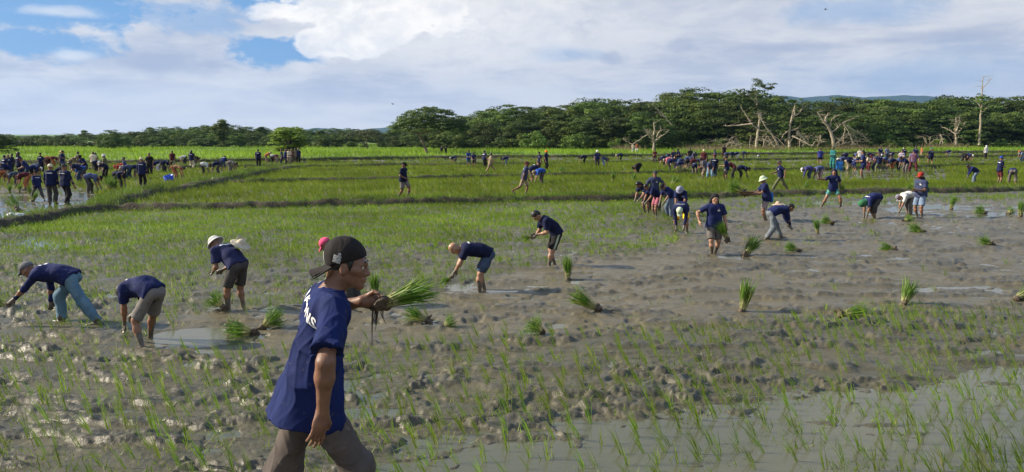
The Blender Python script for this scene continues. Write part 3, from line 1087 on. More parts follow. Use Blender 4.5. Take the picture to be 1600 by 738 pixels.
parts = [tube(smoothpath([rel(668, 243), rel(664, 230), rel(657, 215), rel(650, 206)], 10), 0.28, 0.17, 8)]
for ex, ey, dy_ in ((632, 195, 1.5), (645, 180, -1), (660, 176, 1), (685, 182, -1.5), (700, 192, 0.5), (715, 196, 2), (670, 190, 2.5), (625, 200, -2)):
    parts.append(tube(smoothpath([rel(653, 210), rel((653 + ex) / 2, (206 + ey) / 2 + 2, dy_ * 0.4), rel(ex, ey, dy_)], 8), 0.13, 0.02, 6))
tw = npmesh('trunk', *joinq(parts))
link('trunk', tw, e, [plain('pale_bark', (0.26, 0.21, 0.15), 0.9, 0.1, 0.3, 3, 0.5)])
nc = 330
th = rg.uniform(0, 2 * np.pi, nc)
r = np.sqrt(rg.uniform(0, 1, nc))
c0 = rel(672, 210)
rad = 60 / F * by
cen = np.stack([c0[0] + np.cos(th) * r * rad, np.sin(th) * r * rad * 0.9, c0[2] + (A(668, 167, by)[2] - A(668, 210, by)[2]) * np.sqrt(1 - (r * 0.97) ** 2) * rg.uniform(0.15, 1.0, nc) ** 0.8], 1)
V, q, tn = leaf_cloud(cen, rg.uniform(0.45, 0.95, nc), 75, 0.22, rg, 0.38)
link('crown', npmesh('crown', V, q, False, tn), e, [leafmat('rain_tree_leaf', (0.055, 0.105, 0.020), (0.125, 0.180, 0.035), 0.3, 0.5, 0.12)])


def bare_tree(name, D, limbs, label, r0, leaves=(), cat='dead tree', seed=1):
    """weathered tree: limbs given along the picture plane at distance D, each swung out in depth"""
    rg = np.random.default_rng(seed)
    b0 = A(*limbs[0][0], D)
    base = np.array((b0[0], D, 0.05))
    e = bpy.data.objects.new(name, None)
    COL.objects.link(e)
    e.location = base
    tag(e, label, cat, 'weathered trees before the dark wood')
    parts = []
    for k, lb in enumerate(limbs):
        sw = 0 if k == 0 else rg.normal(0, 1.3)
        pts = np.array([A(a_, b_, D) for a_, b_ in lb]) - base
        pts[:, 1] += np.linspace(0, sw, len(pts))
        ra = r0 * 0.9 if k == 0 else r0 * 0.52 * rg.uniform(0.7, 1.2)
        pth = smoothpath(pts, 12, 0.05, rg)
        parts.append(tube(pth, ra, ra * 0.28, 6))
        for _ in range(9):                       # twigs
            q0 = pth[rg.integers(5, 12)]
            dv = np.array((rg.normal(0, 1), rg.normal(0, 0.8), rg.uniform(-0.2, 1.0)))
            q1 = q0 + dv * rg.uniform(0.3, 1.1)
            parts.append(tube(smoothpath([q0, (q0 + q1) / 2 + rg.normal(0, 0.08, 3), q1], 5), ra * 0.22, 0.01, 4))
    link('trunk', npmesh('trunk', *joinq(parts)), e, [DEADWOOD])
    if leaves:
        cen = np.array([A(a_, b_, D) for a_, b_, _, _ in leaves]) - base
        rr = np.array([c_ for _, _, c_, _ in leaves])
        C, Rr = [], []
        for c_, r_ in zip(cen, rr):
            k = 9
            C.append(c_ + rg.normal(0, 1, (k, 3)) * r_ * np.array((0.65, 0.6, 0.32)))
            Rr.append(np.full(k, r_ * 0.5))
        V, q, tn = leaf_cloud(np.concatenate(C), np.concatenate(Rr), 60, 0.22, rg, 0.6)
        link('crown', npmesh('crown', V, q, False, tn), e, [LEAF_M])
    return e


bare_tree('dead_tree', 138, [[(1022, 238), (1022, 225), (1021, 212)], [(1022, 222), (1013, 212), (1006, 203)], [(1022, 222), (1033, 212), (1043, 204)], [(1021, 214), (1023, 202), (1022, 192)], [(1020, 214), (1014, 207), (1009, 203)],
          [(1026, 218), (1028, 208), (1031, 203)]], 'forked pale dead tree, many short bare arms, left of the others', 0.30, seed=2)
bare_tree('fallen_branch', 139, [[(988, 226), (998, 219), (1010, 211), (1014, 208)], [(988, 226), (980, 221), (975, 217)]], 'broken pale branch propped beside the forked dead tree', 0.10, cat='branch', seed=3)
bare_tree('dead_tree', 144, [[(1182, 230), (1183, 212), (1186, 198), (1187, 182), (1180, 160), (1183, 143)], [(1185, 203), (1176, 196), (1168, 183), (1159, 168)], [(1176, 194), (1160, 196), (1138, 197)], [(1187, 192), (1191, 180), (1187, 172)],
          [(1181, 160), (1172, 152), (1166, 147)]], 'tall half dead tree with green tuft on top', 0.30, [(1184, 133, 1.5, 0), (1198, 137, 1.0, 0), (1172, 146, 1.3, 0), (1158, 150, 1.0, 0), (1178, 170, .6, 0)], seed=4)
bare_tree('dead_tree', 141, [[(1218, 231), (1211, 217), (1200, 202), (1190, 189), (1187, 178)], [(1205, 208), (1196, 206), (1188, 204)]], 'pale leaning dead trunk resting against the tufted tree', 0.22, seed=5)
bare_tree('dead_tree', 145, [[(1234, 230), (1232, 210), (1235, 192), (1240, 175), (1244, 161)], [(1238, 182), (1250, 176), (1253, 165)], [(1233, 205), (1224, 208), (1217, 218)], [(1236, 190), (1243, 180), (1246, 166)], [(1232, 205), (1245, 203), (1250, 201)]],
          'viny half dead tree between tufted tree and broken tree', 0.30, [(1240, 158, .9, 0), (1228, 198, .9, 0), (1224, 208, .7, 0), (1250, 166, .6, 0)], seed=6)
bare_tree('fallen_log', 140, [[(1245, 206), (1252, 213), (1259, 221), (1264, 228)], [(1238, 213), (1250, 220), (1264, 228)]], 'thick pale fallen log slanting beside the viny tree', 0.26, cat='log', seed=7)
bare_tree('dead_tree', 140, [[(1304, 231), (1301, 214), (1295, 199), (1285, 188), (1277, 176)], [(1297, 198), (1298, 187), (1305, 181)], [(1299, 206), (1310, 201), (1316, 193)], [(1290, 193), (1291, 184), (1296, 179)]],
          'thick broken dead tree with snapped left arm', 0.36, seed=8)
bare_tree('fallen_branch', 139, [[(1316, 192), (1334, 204), (1347, 213), (1360, 223)], [(1318, 195), (1324, 208), (1330, 225)], [(1325, 199), (1338, 211), (1347, 229)], [(1330, 202), (1344, 208), (1359, 221)], [(1316, 193), (1322, 188), (1334, 182)], [(1320, 200), (1316, 214), (1313, 226)]],
          'sheaf of long pale branches fallen right of broken tree', 0.15, cat='branch', seed=9)
bare_tree('dead_tree', 168, [[(1494, 226), (1494, 215), (1493, 206)], [(1494, 210), (1487, 203), (1480, 198)], [(1494, 208), (1498, 195), (1500, 183)], [(1495, 209), (1505, 200), (1510, 190)], [(1492, 206), (1489, 196), (1487, 188)], [(1495, 205), (1496, 192), (1493, 182)]],
          'bushy bare dead tree left of the tall pole', 0.30, [(1500, 196, .8, 0)], seed=10)
bare_tree('dead_tree', 167, [[(1530, 227), (1532, 195), (1534, 165), (1535, 140), (1536, 120)], [(1534, 170), (1529, 162), (1526, 152)], [(1535, 140), (1538, 130), (1541, 122)], [(1533, 178), (1539, 172), (1542, 165)]],
          'tall bare dead trunk rising like a pole above the wood', 0.26, [(1530, 160, .9, 0), (1537, 152, .8, 0), (1534, 172, .7, 0)], seed=11)
bare_tree('dead_tree', 156, [[(1050, 196), (1040, 184), (1030, 173), (1020, 163)], [(1040, 184), (1030, 180), (1025, 172)]], 'bare slanting limb showing out of the wood above the forked stump', 0.14, seed=12)

rb_ = np.random.default_rng(88)
for kx, (cx, cw, cy, n_l, lb) in enumerate(((1150, 26, 231, 9, 'low tangle of grey branches left of the tufted dead tree'), (1210, 22, 230, 9, 'low tangle of pale branches under the leaning trunk'),
                                            (1268, 20, 229, 8, 'low tangle of branches between viny tree and broken tree'), (1330, 26, 228, 9, 'low tangle of branches below the fallen sheaf'), (1468, 24, 225, 8, 'low tangle of dry branches left of the bushy dead tree'))):
    lm = [[(cx, cy), (cx + 3, cy - 4), (cx + 5, cy - 7)]]
    for _ in range(n_l):
        x0_ = cx + rb_.uniform(-cw, cw)
        dx_ = rb_.uniform(-20, 20)
        hh_ = rb_.uniform(6, 22)
        lm.append([(x0_, cy), (x0_ + dx_ * 0.5, cy - hh_ * 0.75), (x0_ + dx_, cy - hh_), (x0_ + dx_ * 1.7, cy - hh_ * rb_.uniform(0.2, 0.9))])
    bare_tree('fallen_branch', 141 if cx < 1400 else 168, lm, lb, 0.12, cat='branch', seed=60 + kx)

# dry brush at the foot of the dead trees
rg = np.random.default_rng(33)
bxs, bys, bzs = [], [], []
for cx, wd_, cnt, D in ((980, 22, 500, 143), (1130, 60, 900, 147), (1200, 50, 700, 146), (1330, 60, 1000, 146), (1470, 45, 800, 170), (1100, 30, 350, 140)):
    pxs = rg.normal(cx, wd_ * 0.55, cnt)
    dd = D + rg.normal(0, 2, cnt)
    bxs.append((pxs - 800) / F * dd)
    bys.append(dd)
bxs, bys = np.concatenate(bxs), np.concatenate(bys)
V, fs, tn = blades(bxs, bys, np.full(len(bxs), 0.05), rg.uniform(0.4, 1.7, len(bxs)), np.full(len(bxs), 0.09), (-0.1, 0), 0.9, rg, 1)
DRY = leafmat('dry_brush', (0.20, 0.15, 0.085), (0.34, 0.26, 0.15), 0.15, 0.9)
tag(link('dry_brush', npmesh('dry_brush', V, fs, False, tn), None, DRY), 'brown dry brush heaped below the dead trees', 'brush', None, 'stuff')


# ------------------------------------------------------------------ hills far behind
def ridge(name, D, pts, depth, matr, label, seed, amp):
    p = np.array(pts, float)
    pxs = np.linspace(p[0, 0], p[-1, 0], 220)
    top = np.interp(pxs, p[:, 0], p[:, 1])
    n2 = 14
    X = np.zeros((n2, 220))
    Y = np.zeros_like(X)
    Z = np.zeros_like(X)
    for k in range(n2):
        f_ = k / (n2 - 1)
        dd = D + (f_ - 0.5) * depth
        X[k] = (pxs - 800) / F * D
        Y[k] = dd
        zt = np.array([A(a_, b_, D)[2] for a_, b_ in zip(pxs, top)])
        Z[k] = (zt + amp * (fbm(pxs * 0.05, pxs * 0, 4, seed) - 0.5)) * math.sin(math.pi * f_) ** 0.8 - 6 + 6 * math.sin(math.pi * f_)
    Z += amp * 0.6 * (fbm(X * 8 / D + 5, Y * 8 / D, 4, seed + 1) - 0.5) * np.sin(np.pi * np.linspace(0, 1, n2))[:, None]
    i_ = np.arange(X.size).reshape(X.shape)
    q = np.stack([i_[:-1, :-1], i_[:-1, 1:], i_[1:, 1:], i_[1:, :-1]], -1).reshape(-1, 4)
    return tag(link(name, npmesh(name, np.stack([X.ravel(), Y.ravel(), Z.ravel()], 1), q), None, matr), label, None, None, 'structure')


m, t, out = mat('hill_forest')
wp = worldpos(t)
hn = t.noise(wp, 0.03, 6, 0.65)
principled(t, out, t.mix(t.ramp(hn, 0.35, 0.65), (0.028, 0.050, 0.030), (0.050, 0.075, 0.045)), 0.95, 0.05, bump(t, t.noise(wp, 0.05, 5), 1.0, 8))
HILLM = m
ridge('far_hills', 5000, [(900, 205), (1050, 175), (1120, 165), (1190, 152), (1215, 149), (1240, 153), (1290, 149), (1330, 153), (1395, 150), (1430, 150), (1480, 158), (1560, 165), (1700, 190)], 1500, HILLM, 'far hills fading blue behind the right wood', 3, 12)
ridge('far_hills', 4400, [(380, 209), (440, 205), (500, 200), (530, 201), (560, 204), (620, 198), (660, 200), (740, 207)], 600, HILLM, 'low far hill behind the left wood', 8, 8)
ridge('far_hills', 420, [(-300, 214), (60, 213), (200, 208), (300, 203), (380, 203), (460, 207), (560, 208), (700, 209)], 160, HILLM, 'low wooded rise behind the left trees', 13, 3)

# the air: thin haze round everything
hz_me = npmesh('haze', [(sx * 5200, 2900 + sy * 3300, z_) for z_ in (-12, 330) for sx, sy in ((-1, -1), (1, -1), (1, 1), (-1, 1))],
               [np.array([[0, 3, 2, 1], [4, 5, 6, 7], [0, 1, 5, 4], [1, 2, 6, 5], [2, 3, 7, 6], [3, 0, 4, 7]])], False)
m, t, out = mat('haze_air')
vol = t.new('ShaderNodeVolumePrincipled')
vol.inputs['Color'].default_value = (0.30, 0.55, 1.0, 1)
vol.inputs['Density'].default_value = 0.00007
vol.inputs['Anisotropy'].default_value = 0.2
t.l.new(vol.outputs[0], out.inputs['Volume'])
tag(link('haze', hz_me, None, m), 'thin bluish haze in the air over the fields', None, None, 'stuff')

# ------------------------------------------------------------------ people: one continuous surface each, grown from a posed skeleton
BIG = 9.0


class Field:
    """distance field on a grid; rounded cones and ellipsoids melt into one skin"""
    def __init__(s, lo, hi, h):
        s.lo, s.h = np.array(lo, float), h
        s.n = np.ceil((np.array(hi) - s.lo) / h).astype(int) + 1
        s.f = np.full(s.n, BIG, np.float32)

    def box(s, lo, hi):
        a = np.clip(np.floor((lo - s.lo) / s.h).astype(int), 0, s.n)
        b = np.clip(np.ceil((hi - s.lo) / s.h).astype(int) + 1, 0, s.n)
        ax = [s.lo[k] + s.h * np.arange(a[k], b[k]) for k in range(3)]
        P = np.stack(np.meshgrid(*ax, indexing='ij'), -1)
        return tuple(slice(a[k], b[k]) for k in range(3)), P

    def put(s, sl, d, k, sub=False):
        f = s.f[sl]
        if f.size == 0:
            return
        if sub:
            s.f[sl] = np.maximum(f, -d)
            return
        if k <= 0:
            s.f[sl] = np.minimum(f, d)
            return
        hh = np.clip(0.5 + 0.5 * (d - f) / k, 0, 1)
        s.f[sl] = d * (1 - hh) + f * hh - k * hh * (1 - hh)

    def rc(s, a, b, ra, rb, k=0.02, cuts=(), sub=False, wr=None):
        a, b = np.asarray(a, float), np.asarray(b, float)
        m_ = max(ra, rb) + k + 3 * s.h
        sl, P = s.box(np.minimum(a, b) - m_, np.maximum(a, b) + m_)
        if P.size == 0:
            return
        ab = b - a
        t = np.clip(((P - a) @ ab) / max(ab @ ab, 1e-9), 0, 1)
        d = np.linalg.norm(P - a - t[..., None] * ab, axis=-1) - (ra + (rb - ra) * t)
        for o, n in cuts:
            d = np.maximum(d, (P - o) @ n)
        if wr is not None:
            d = d + wr(P)
        s.put(sl, d, k, sub)

    def ell(s, c, R, r, k=0.02, cuts=(), sub=False):
        c, r = np.asarray(c, float), np.asarray(r, float)
        m_ = r.max() + k + 3 * s.h
        sl, P = s.box(c - m_, c + m_)
        if P.size == 0:
            return
        q = (P - c) @ R
        k0 = np.linalg.norm(q / r, axis=-1)
        k1 = np.linalg.norm(q / (r * r), axis=-1)
        d = k0 * (k0 - 1) / np.maximum(k1, 1e-6)
        for o, n in cuts:
            d = np.maximum(d, (P - o) @ n)
        s.put(sl, d, k, sub)

    def mesh(s):
        f, h = s.f, s.h
        g = (f < 0)
        c = np.zeros(np.array(f.shape) - 1, np.int8)
        offs = [(i, j, k) for i in (0, 1) for j in (0, 1) for k in (0, 1)]
        nx, ny, nz = c.shape
        for i, j, k in offs:
            c += g[i:i + nx, j:j + ny, k:k + nz]
        idx = np.argwhere((c > 0) & (c < 8))
        ids = np.full(c.shape, -1, np.int32)
        ids[tuple(idx.T)] = np.arange(len(idx))
        fv = np.stack([f[idx[:, 0] + i, idx[:, 1] + j, idx[:, 2] + k] for i, j, k in offs], 1)
        acc = np.zeros((len(idx), 3))
        cnt = np.zeros(len(idx))
        oa = np.array(offs, float)
        for p in range(8):
            for q in range(p + 1, 8):
                if bin(p ^ q).count('1') != 1:
                    continue
                A_, B_ = fv[:, p], fv[:, q]
                mk = (A_ < 0) != (B_ < 0)
                tt = np.where(mk, A_ / np.where(mk, A_ - B_, 1), 0)[:, None]
                acc += np.where(mk[:, None], oa[p] + (oa[q] - oa[p]) * tt, 0)
                cnt += mk
        V = s.lo + (idx + acc / cnt[:, None]) * h
        quads = []
        for ax in range(3):
            sa = [slice(1, -1)] * 3
            sb = [slice(1, -1)] * 3
            sa[ax] = slice(0, -1)
            sb[ax] = slice(1, None)
            ga, gb = g[tuple(sa)], g[tuple(sb)]
            e = np.argwhere(ga != gb)
            if not len(e):
                continue
            inside = ga[tuple(e.T)]
            o = e + 1
            o[:, ax] = e[:, ax]
            u, v = [q_ for q_ in range(3) if q_ != ax]
            if ax == 1:
                u, v = v, u
            def cell(du, dv):
                r = o.copy()
                r[:, u] += du
                r[:, v] += dv
                return ids[r[:, 0], r[:, 1], r[:, 2]]
            qd = np.stack([cell(-1, -1), cell(0, -1), cell(0, 0), cell(-1, 0)], 1)
            qd[~inside] = qd[~inside][:, ::-1]
            quads.append(qd)
        return V, np.concatenate(quads)


def ik(a, tgt, l1, l2, pole):
    a, tgt, pole = (np.asarray(v, float) for v in (a, tgt, pole))
    d = tgt - a
    L = max(np.linalg.norm(d), 1e-6)
    u = d / L
    L = min(L, (l1 + l2) * 0.998)
    x = (l1 * l1 - l2 * l2 + L * L) / (2 * L)
    hh = math.sqrt(max(l1 * l1 - x * x, 0))
    p = pole - u * (pole @ u)
    p /= max(np.linalg.norm(p), 1e-6)
    return a + u * x + p * hh, a + u * L


def dirv(deg, yaw=0.0):
    s_, c_ = math.sin(RAD(deg)), math.cos(RAD(deg))
    return np.array((s_ * math.cos(RAD(yaw)), s_ * math.sin(RAD(yaw)), c_))


def skeleton(p):
    """joints of a 1.62 m adult: x forward, y to the left, z up, feet near z = 0"""
    j = {}
    if 'slim' in p:
        j['slim'] = p['slim']
    hip = np.array(p.get('hip', (0, 0, 0.86)), float)
    lean = p.get('lean', 3)
    lean0 = p.get('lean0', lean * 0.8)
    ly = p.get('leanyaw', 0)
    hy = RAD(p.get('hipyaw', 0))
    lf_h = np.array((-math.sin(hy), math.cos(hy), 0))
    tw = RAD(p.get('twist', 0))
    j['hip'] = hip
    j['up0'] = dirv(lean0, ly)
    up = j['up'] = dirv(lean, ly)
    j['waist'] = hip + 0.20 * j['up0']
    j['chest'] = j['waist'] + 0.28 * up
    lf = np.array((-math.sin(tw), math.cos(tw), 0.0))
    lf = lf - up * (lf @ up)
    lf /= np.linalg.norm(lf)
    lf = lf * math.cos(RAD(p.get('roll', 0))) + np.cross(up, lf) * math.sin(RAD(p.get('roll', 0)))
    j['left'] = lf
    j['fwd'] = np.cross(lf, up)
    j['lfh'] = lf_h
    nk = p.get('neck', lean * 0.85)
    hd = p.get('head', nk)
    yaw = p.get('headyaw', 0)
    j['headc'] = j['chest'] + 0.155 * dirv(nk, ly)
    hu = dirv(hd, ly)
    hf = np.array((math.cos(RAD(hd)) * math.cos(RAD(ly)), math.cos(RAD(hd)) * math.sin(RAD(ly)), -math.sin(RAD(hd))))
    hl = np.cross(hu, hf)
    c_, s_ = math.cos(RAD(yaw)), math.sin(RAD(yaw))
    hf, hl = hf * c_ + hl * s_, hl * c_ - hf * s_
    j['H'] = np.stack([hf, hl, hu], 1)
    for sd, sg in (('L', 1), ('R', -1)):
        sh = j['chest'] - 0.045 * up + lf * sg * 0.165 + j['fwd'] * p.get('shfwd', 0.0)
        j['sh' + sd] = sh
        tgt = p.get('hand' + sd)
        if tgt is None:
            tgt = sh + np.array((0.06, sg * 0.07, -0.49))
        pole = p.get('elb' + sd, (-1.0, sg * 0.6, -0.3))
        j['el' + sd], j['wr' + sd] = ik(sh, tgt, 0.275, 0.235, pole)
        hj = hip + lf_h * sg * 0.085
        j['hj' + sd] = hj
        ft = p.get('foot' + sd, (0.0, sg * 0.10, 0.07))
        kp = p.get('knee' + sd, (1, sg * 0.25, 0))
        j['kn' + sd], j['an' + sd] = ik(hj, ft, 0.415, 0.40, kp)
        toe = RAD(p.get('toe' + sd, sg * 12))
        tp = RAD(p.get('toepitch' + sd, 0))
        j['to' + sd] = j['an' + sd] + 0.155 * np.array((math.cos(toe) * math.cos(tp), math.sin(toe) * math.cos(tp), -math.sin(tp))) + np.array((0, 0, -0.035))
    return j


def hand(fd, wr, el, left, curl, rs, detail, fwdhint, wrist_dir=None):
    """palm, four unequal fingers and a thumb; returns nothing, melts into the body field"""
    d = (wr - el) if wrist_dir is None else np.asarray(wrist_dir, float)
    d = d / np.linalg.norm(d)
    side = np.asarray(fwdhint, float)            # direction of the thumb edge
    side = side - d * (side @ d)
    side /= max(np.linalg.norm(side), 1e-6)
    nrm_ = np.cross(d, side) * (-1 if left else 1)   # back of the hand
    # for the left hand: thumb forward, back of hand outwards
    kb = 0.010 if detail < 2 else 0.006
    pc = wr + d * 0.05
    R = np.stack([d, side, nrm_], 1)
    fd.ell(pc, R, (0.056, 0.040, 0.017), 0.02)
    fd.rc(wr, pc, 0.024, 0.026, 0.02)
    lens = (0.072, 0.082, 0.076, 0.060)
    for q in range(4):
        o = (1.5 - q) * 0.0195
        base = wr + d * (0.088 - 0.004 * abs(q - 1)) + side * o
        c = curl * (1 + 0.12 * q)
        ang = 0
        pt = base
        fan = side * (1.5 - q) * 0.06
        for ph, fr in enumerate((0.45, 0.30, 0.25)):
            ang += RAD(c * (0.8 if ph == 0 else 1.0))
            v = d * math.cos(ang) - nrm_ * math.sin(ang) + fan
            nxt = pt + v / np.linalg.norm(v) * lens[q] * fr
            fd.rc(pt, nxt, (0.0090 - 0.0008 * ph) * rs, (0.0084 - 0.0010 * ph) * rs, kb)
            pt = nxt
    tb = wr + d * 0.025 + side * 0.030
    v1 = d * 0.70 + side * 0.66 - nrm_ * (0.25 + curl * 0.006)
    p1 = tb + v1 / np.linalg.norm(v1) * 0.042
    v2 = d * 0.92 + side * (0.30 - curl * 0.006) - nrm_ * (0.30 + curl * 0.008)
    p2 = p1 + v2 / np.linalg.norm(v2) * 0.034
    fd.rc(tb, p1, 0.014 * rs, 0.0115 * rs, 0.015)
    fd.rc(p1, p2, 0.0115 * rs, 0.0085 * rs, kb)


def head(fd, c, H, detail):
    hs = np.linalg.norm(H[:, 0])
    L = lambda f, l, u: c + H @ np.array((f, l, u))
    fd_rc, fd_ell = fd.rc, fd.ell

    class Sc:
        rc = staticmethod(lambda a_, b_, ra, rb, k=0.02, **kw: fd_rc(a_, b_, ra * hs, rb * hs, k * hs, **kw))
        ell = staticmethod(lambda a_, R_, r_, k=0.02, **kw: fd_ell(a_, R_ / hs, np.asarray(r_) * hs, k * hs, **kw))
    fd = Sc
    fd.ell(L(-0.012, 0, 0.028), H, (0.094, 0.074, 0.084), 0.03)
    fd.ell(L(0.026, 0, -0.032), H, (0.064, 0.060, 0.078), 0.035)
    for s_ in (-1, 1):
        fd.rc(L(-0.004, s_ * 0.046, -0.058), L(0.064, s_ * 0.012, -0.098), 0.022, 0.016, 0.03)
        fd.ell(L(-0.010, s_ * 0.076, -0.014), H, (0.022, 0.011, 0.033), 0.008)
        if detail >= 1:
            fd.rc(L(0.060, s_ * 0.044, -0.022), L(0.030, s_ * 0.060, -0.018), 0.018, 0.014, 0.02)
            fd.rc(L(0.078, s_ * 0.038, 0.022), L(0.088, s_ * 0.008, 0.020), 0.010, 0.010, 0.015)
    fd.rc(L(0.084, 0, 0.008), L(0.106, 0, -0.034), 0.009, 0.013, 0.014)
    fd.rc(L(0.070, 0, -0.104), L(0.066, 0, -0.092), 0.019, 0.02, 0.02)
    if detail >= 2:
        for s_ in (-1, 1):
            fd.ell(L(0.094, s_ * 0.033, 0.000), H, (0.018, 0.017, 0.011), 0, sub=True)
            fd.rc(L(0.094, s_ * 0.013, -0.038), L(0.098, s_ * 0.010, -0.037), 0.010, 0.010, 0.008)
            fd.rc(L(0.082, s_ * 0.022, -0.064), L(0.093, s_ * 0.004, -0.061), 0.005, 0.0075, 0.008)
            fd.rc(L(0.080, s_ * 0.020, -0.073), L(0.090, s_ * 0.004, -0.075), 0.005, 0.0085, 0.008)
            fd.ell(L(-0.012, s_ * 0.088, -0.010), H, (0.010, 0.006, 0.018), 0, sub=True)
            fd.rc(L(0.074, s_ * 0.050, 0.010), L(0.082, s_ * 0.020, 0.011), 0.006, 0.006, 0.008)
    else:
        fd.rc(L(0.082, -0.018, -0.068), L(0.082, 0.018, -0.068), 0.010, 0.010, 0.01)
        if detail >= 1:
            for s_ in (-1, 1):
                fd.ell(L(0.094, s_ * 0.033, 0.000), H, (0.016, 0.016, 0.011), 0, sub=True)


def torso(fd, j, g, k=0.05, cuts=(), chestw=0.072, wr=None):
    """trunk with its width, g = how far it stands off the body"""
    lf, lh = j['left'], j['lfh']
    g = g - j.get('slim', 0.0)
    wst, ch, hp = j['waist'], j['chest'] - 0.09 * j['up'], j['hip']
    lw = lf + lh
    lw /= np.linalg.norm(lw)
    for s_ in (-1, 1):
        fd.rc(hp + lh * s_ * 0.062, wst + lw * s_ * 0.046, 0.098 + g, 0.090 + g, k, cuts, wr=wr)
        fd.rc(wst + lw * s_ * 0.046, ch + lf * s_ * chestw, 0.090 + g, 0.102 + g, k, cuts, wr=wr)
    fd.rc(j['chest'] - 0.03 * j['up'], j['shL'], 0.062 + g * 0.7, 0.054 + g * 0.7, 0.05, cuts, wr=wr)
    fd.rc(j['chest'] - 0.03 * j['up'], j['shR'], 0.062 + g * 0.7, 0.054 + g * 0.7, 0.05, cuts, wr=wr)


def wrinkle(seed, amp, freq=1.0):
    r_ = np.random.default_rng(seed)
    ks = r_.normal(0, 1, (7, 3))
    ks /= np.linalg.norm(ks, axis=1)[:, None]
    ks *= (np.array((14, 22, 30, 38, 50, 64, 80)) * freq)[:, None]
    ph = r_.uniform(0, 6.28, 7)
    am = np.array((1, .9, .7, .6, .4, .3, .2)) * amp / 2.5

    def fn(P):
        d = 0
        w1 = np.sin(P @ ks[0] * 0.5 + ph[3]) * 0.9
        for q in range(7):
            d = d + am[q] * np.sin(P @ ks[q] + ph[q] + w1)
        return d
    return fn


def folds(seed, amp, fr=1.0, along=(0.55, 0.1, 1.0)):
    """hanging folds: sharp ridges that run roughly along one direction and wander"""
    r_ = np.random.default_rng(seed)
    al = np.array(along, float)
    al /= np.linalg.norm(al)

    def fn(P):
        d = 0
        for q in range(5):
            v = r2[q]
            ph = P @ v * f_[q] + p_[q] + 1.1 * np.sin(P @ al * (5 + 3 * q) + p_[q] * 3) + 0.6 * np.sin(P @ u2[q] * 16 + q)
            rid = 1 - np.abs(np.sin(ph))
            gate = 0.5 + 0.5 * np.sin(P @ u2[q] * 7 + p_[q] * 5)
            d = d - amp * a_[q] * (rid ** 2) * gate
        return d + amp * 0.45
    r2, u2 = [], []
    for q in range(5):
        v = r_.normal(0, 1, 3)
        v -= al * (v @ al) * 0.9
        r2.append(v / np.linalg.norm(v))
        v = r_.normal(0, 1, 3)
        u2.append(v / np.linalg.norm(v))
    f_ = np.array((11, 17, 24, 33, 45)) * fr
    p_ = r_.uniform(0, 6.28, 5)
    a_ = np.array((1.0, 1.0, 0.8, 0.6, 0.4))
    return fn


def bounds(j, pad=0.16):
    P = np.array([v for k, v in j.items() if k not in ('up', 'up0', 'left', 'fwd', 'lfh', 'H', 'slim')])
    return P.min(0) - pad, P.max(0) + pad


PCACHE = {}


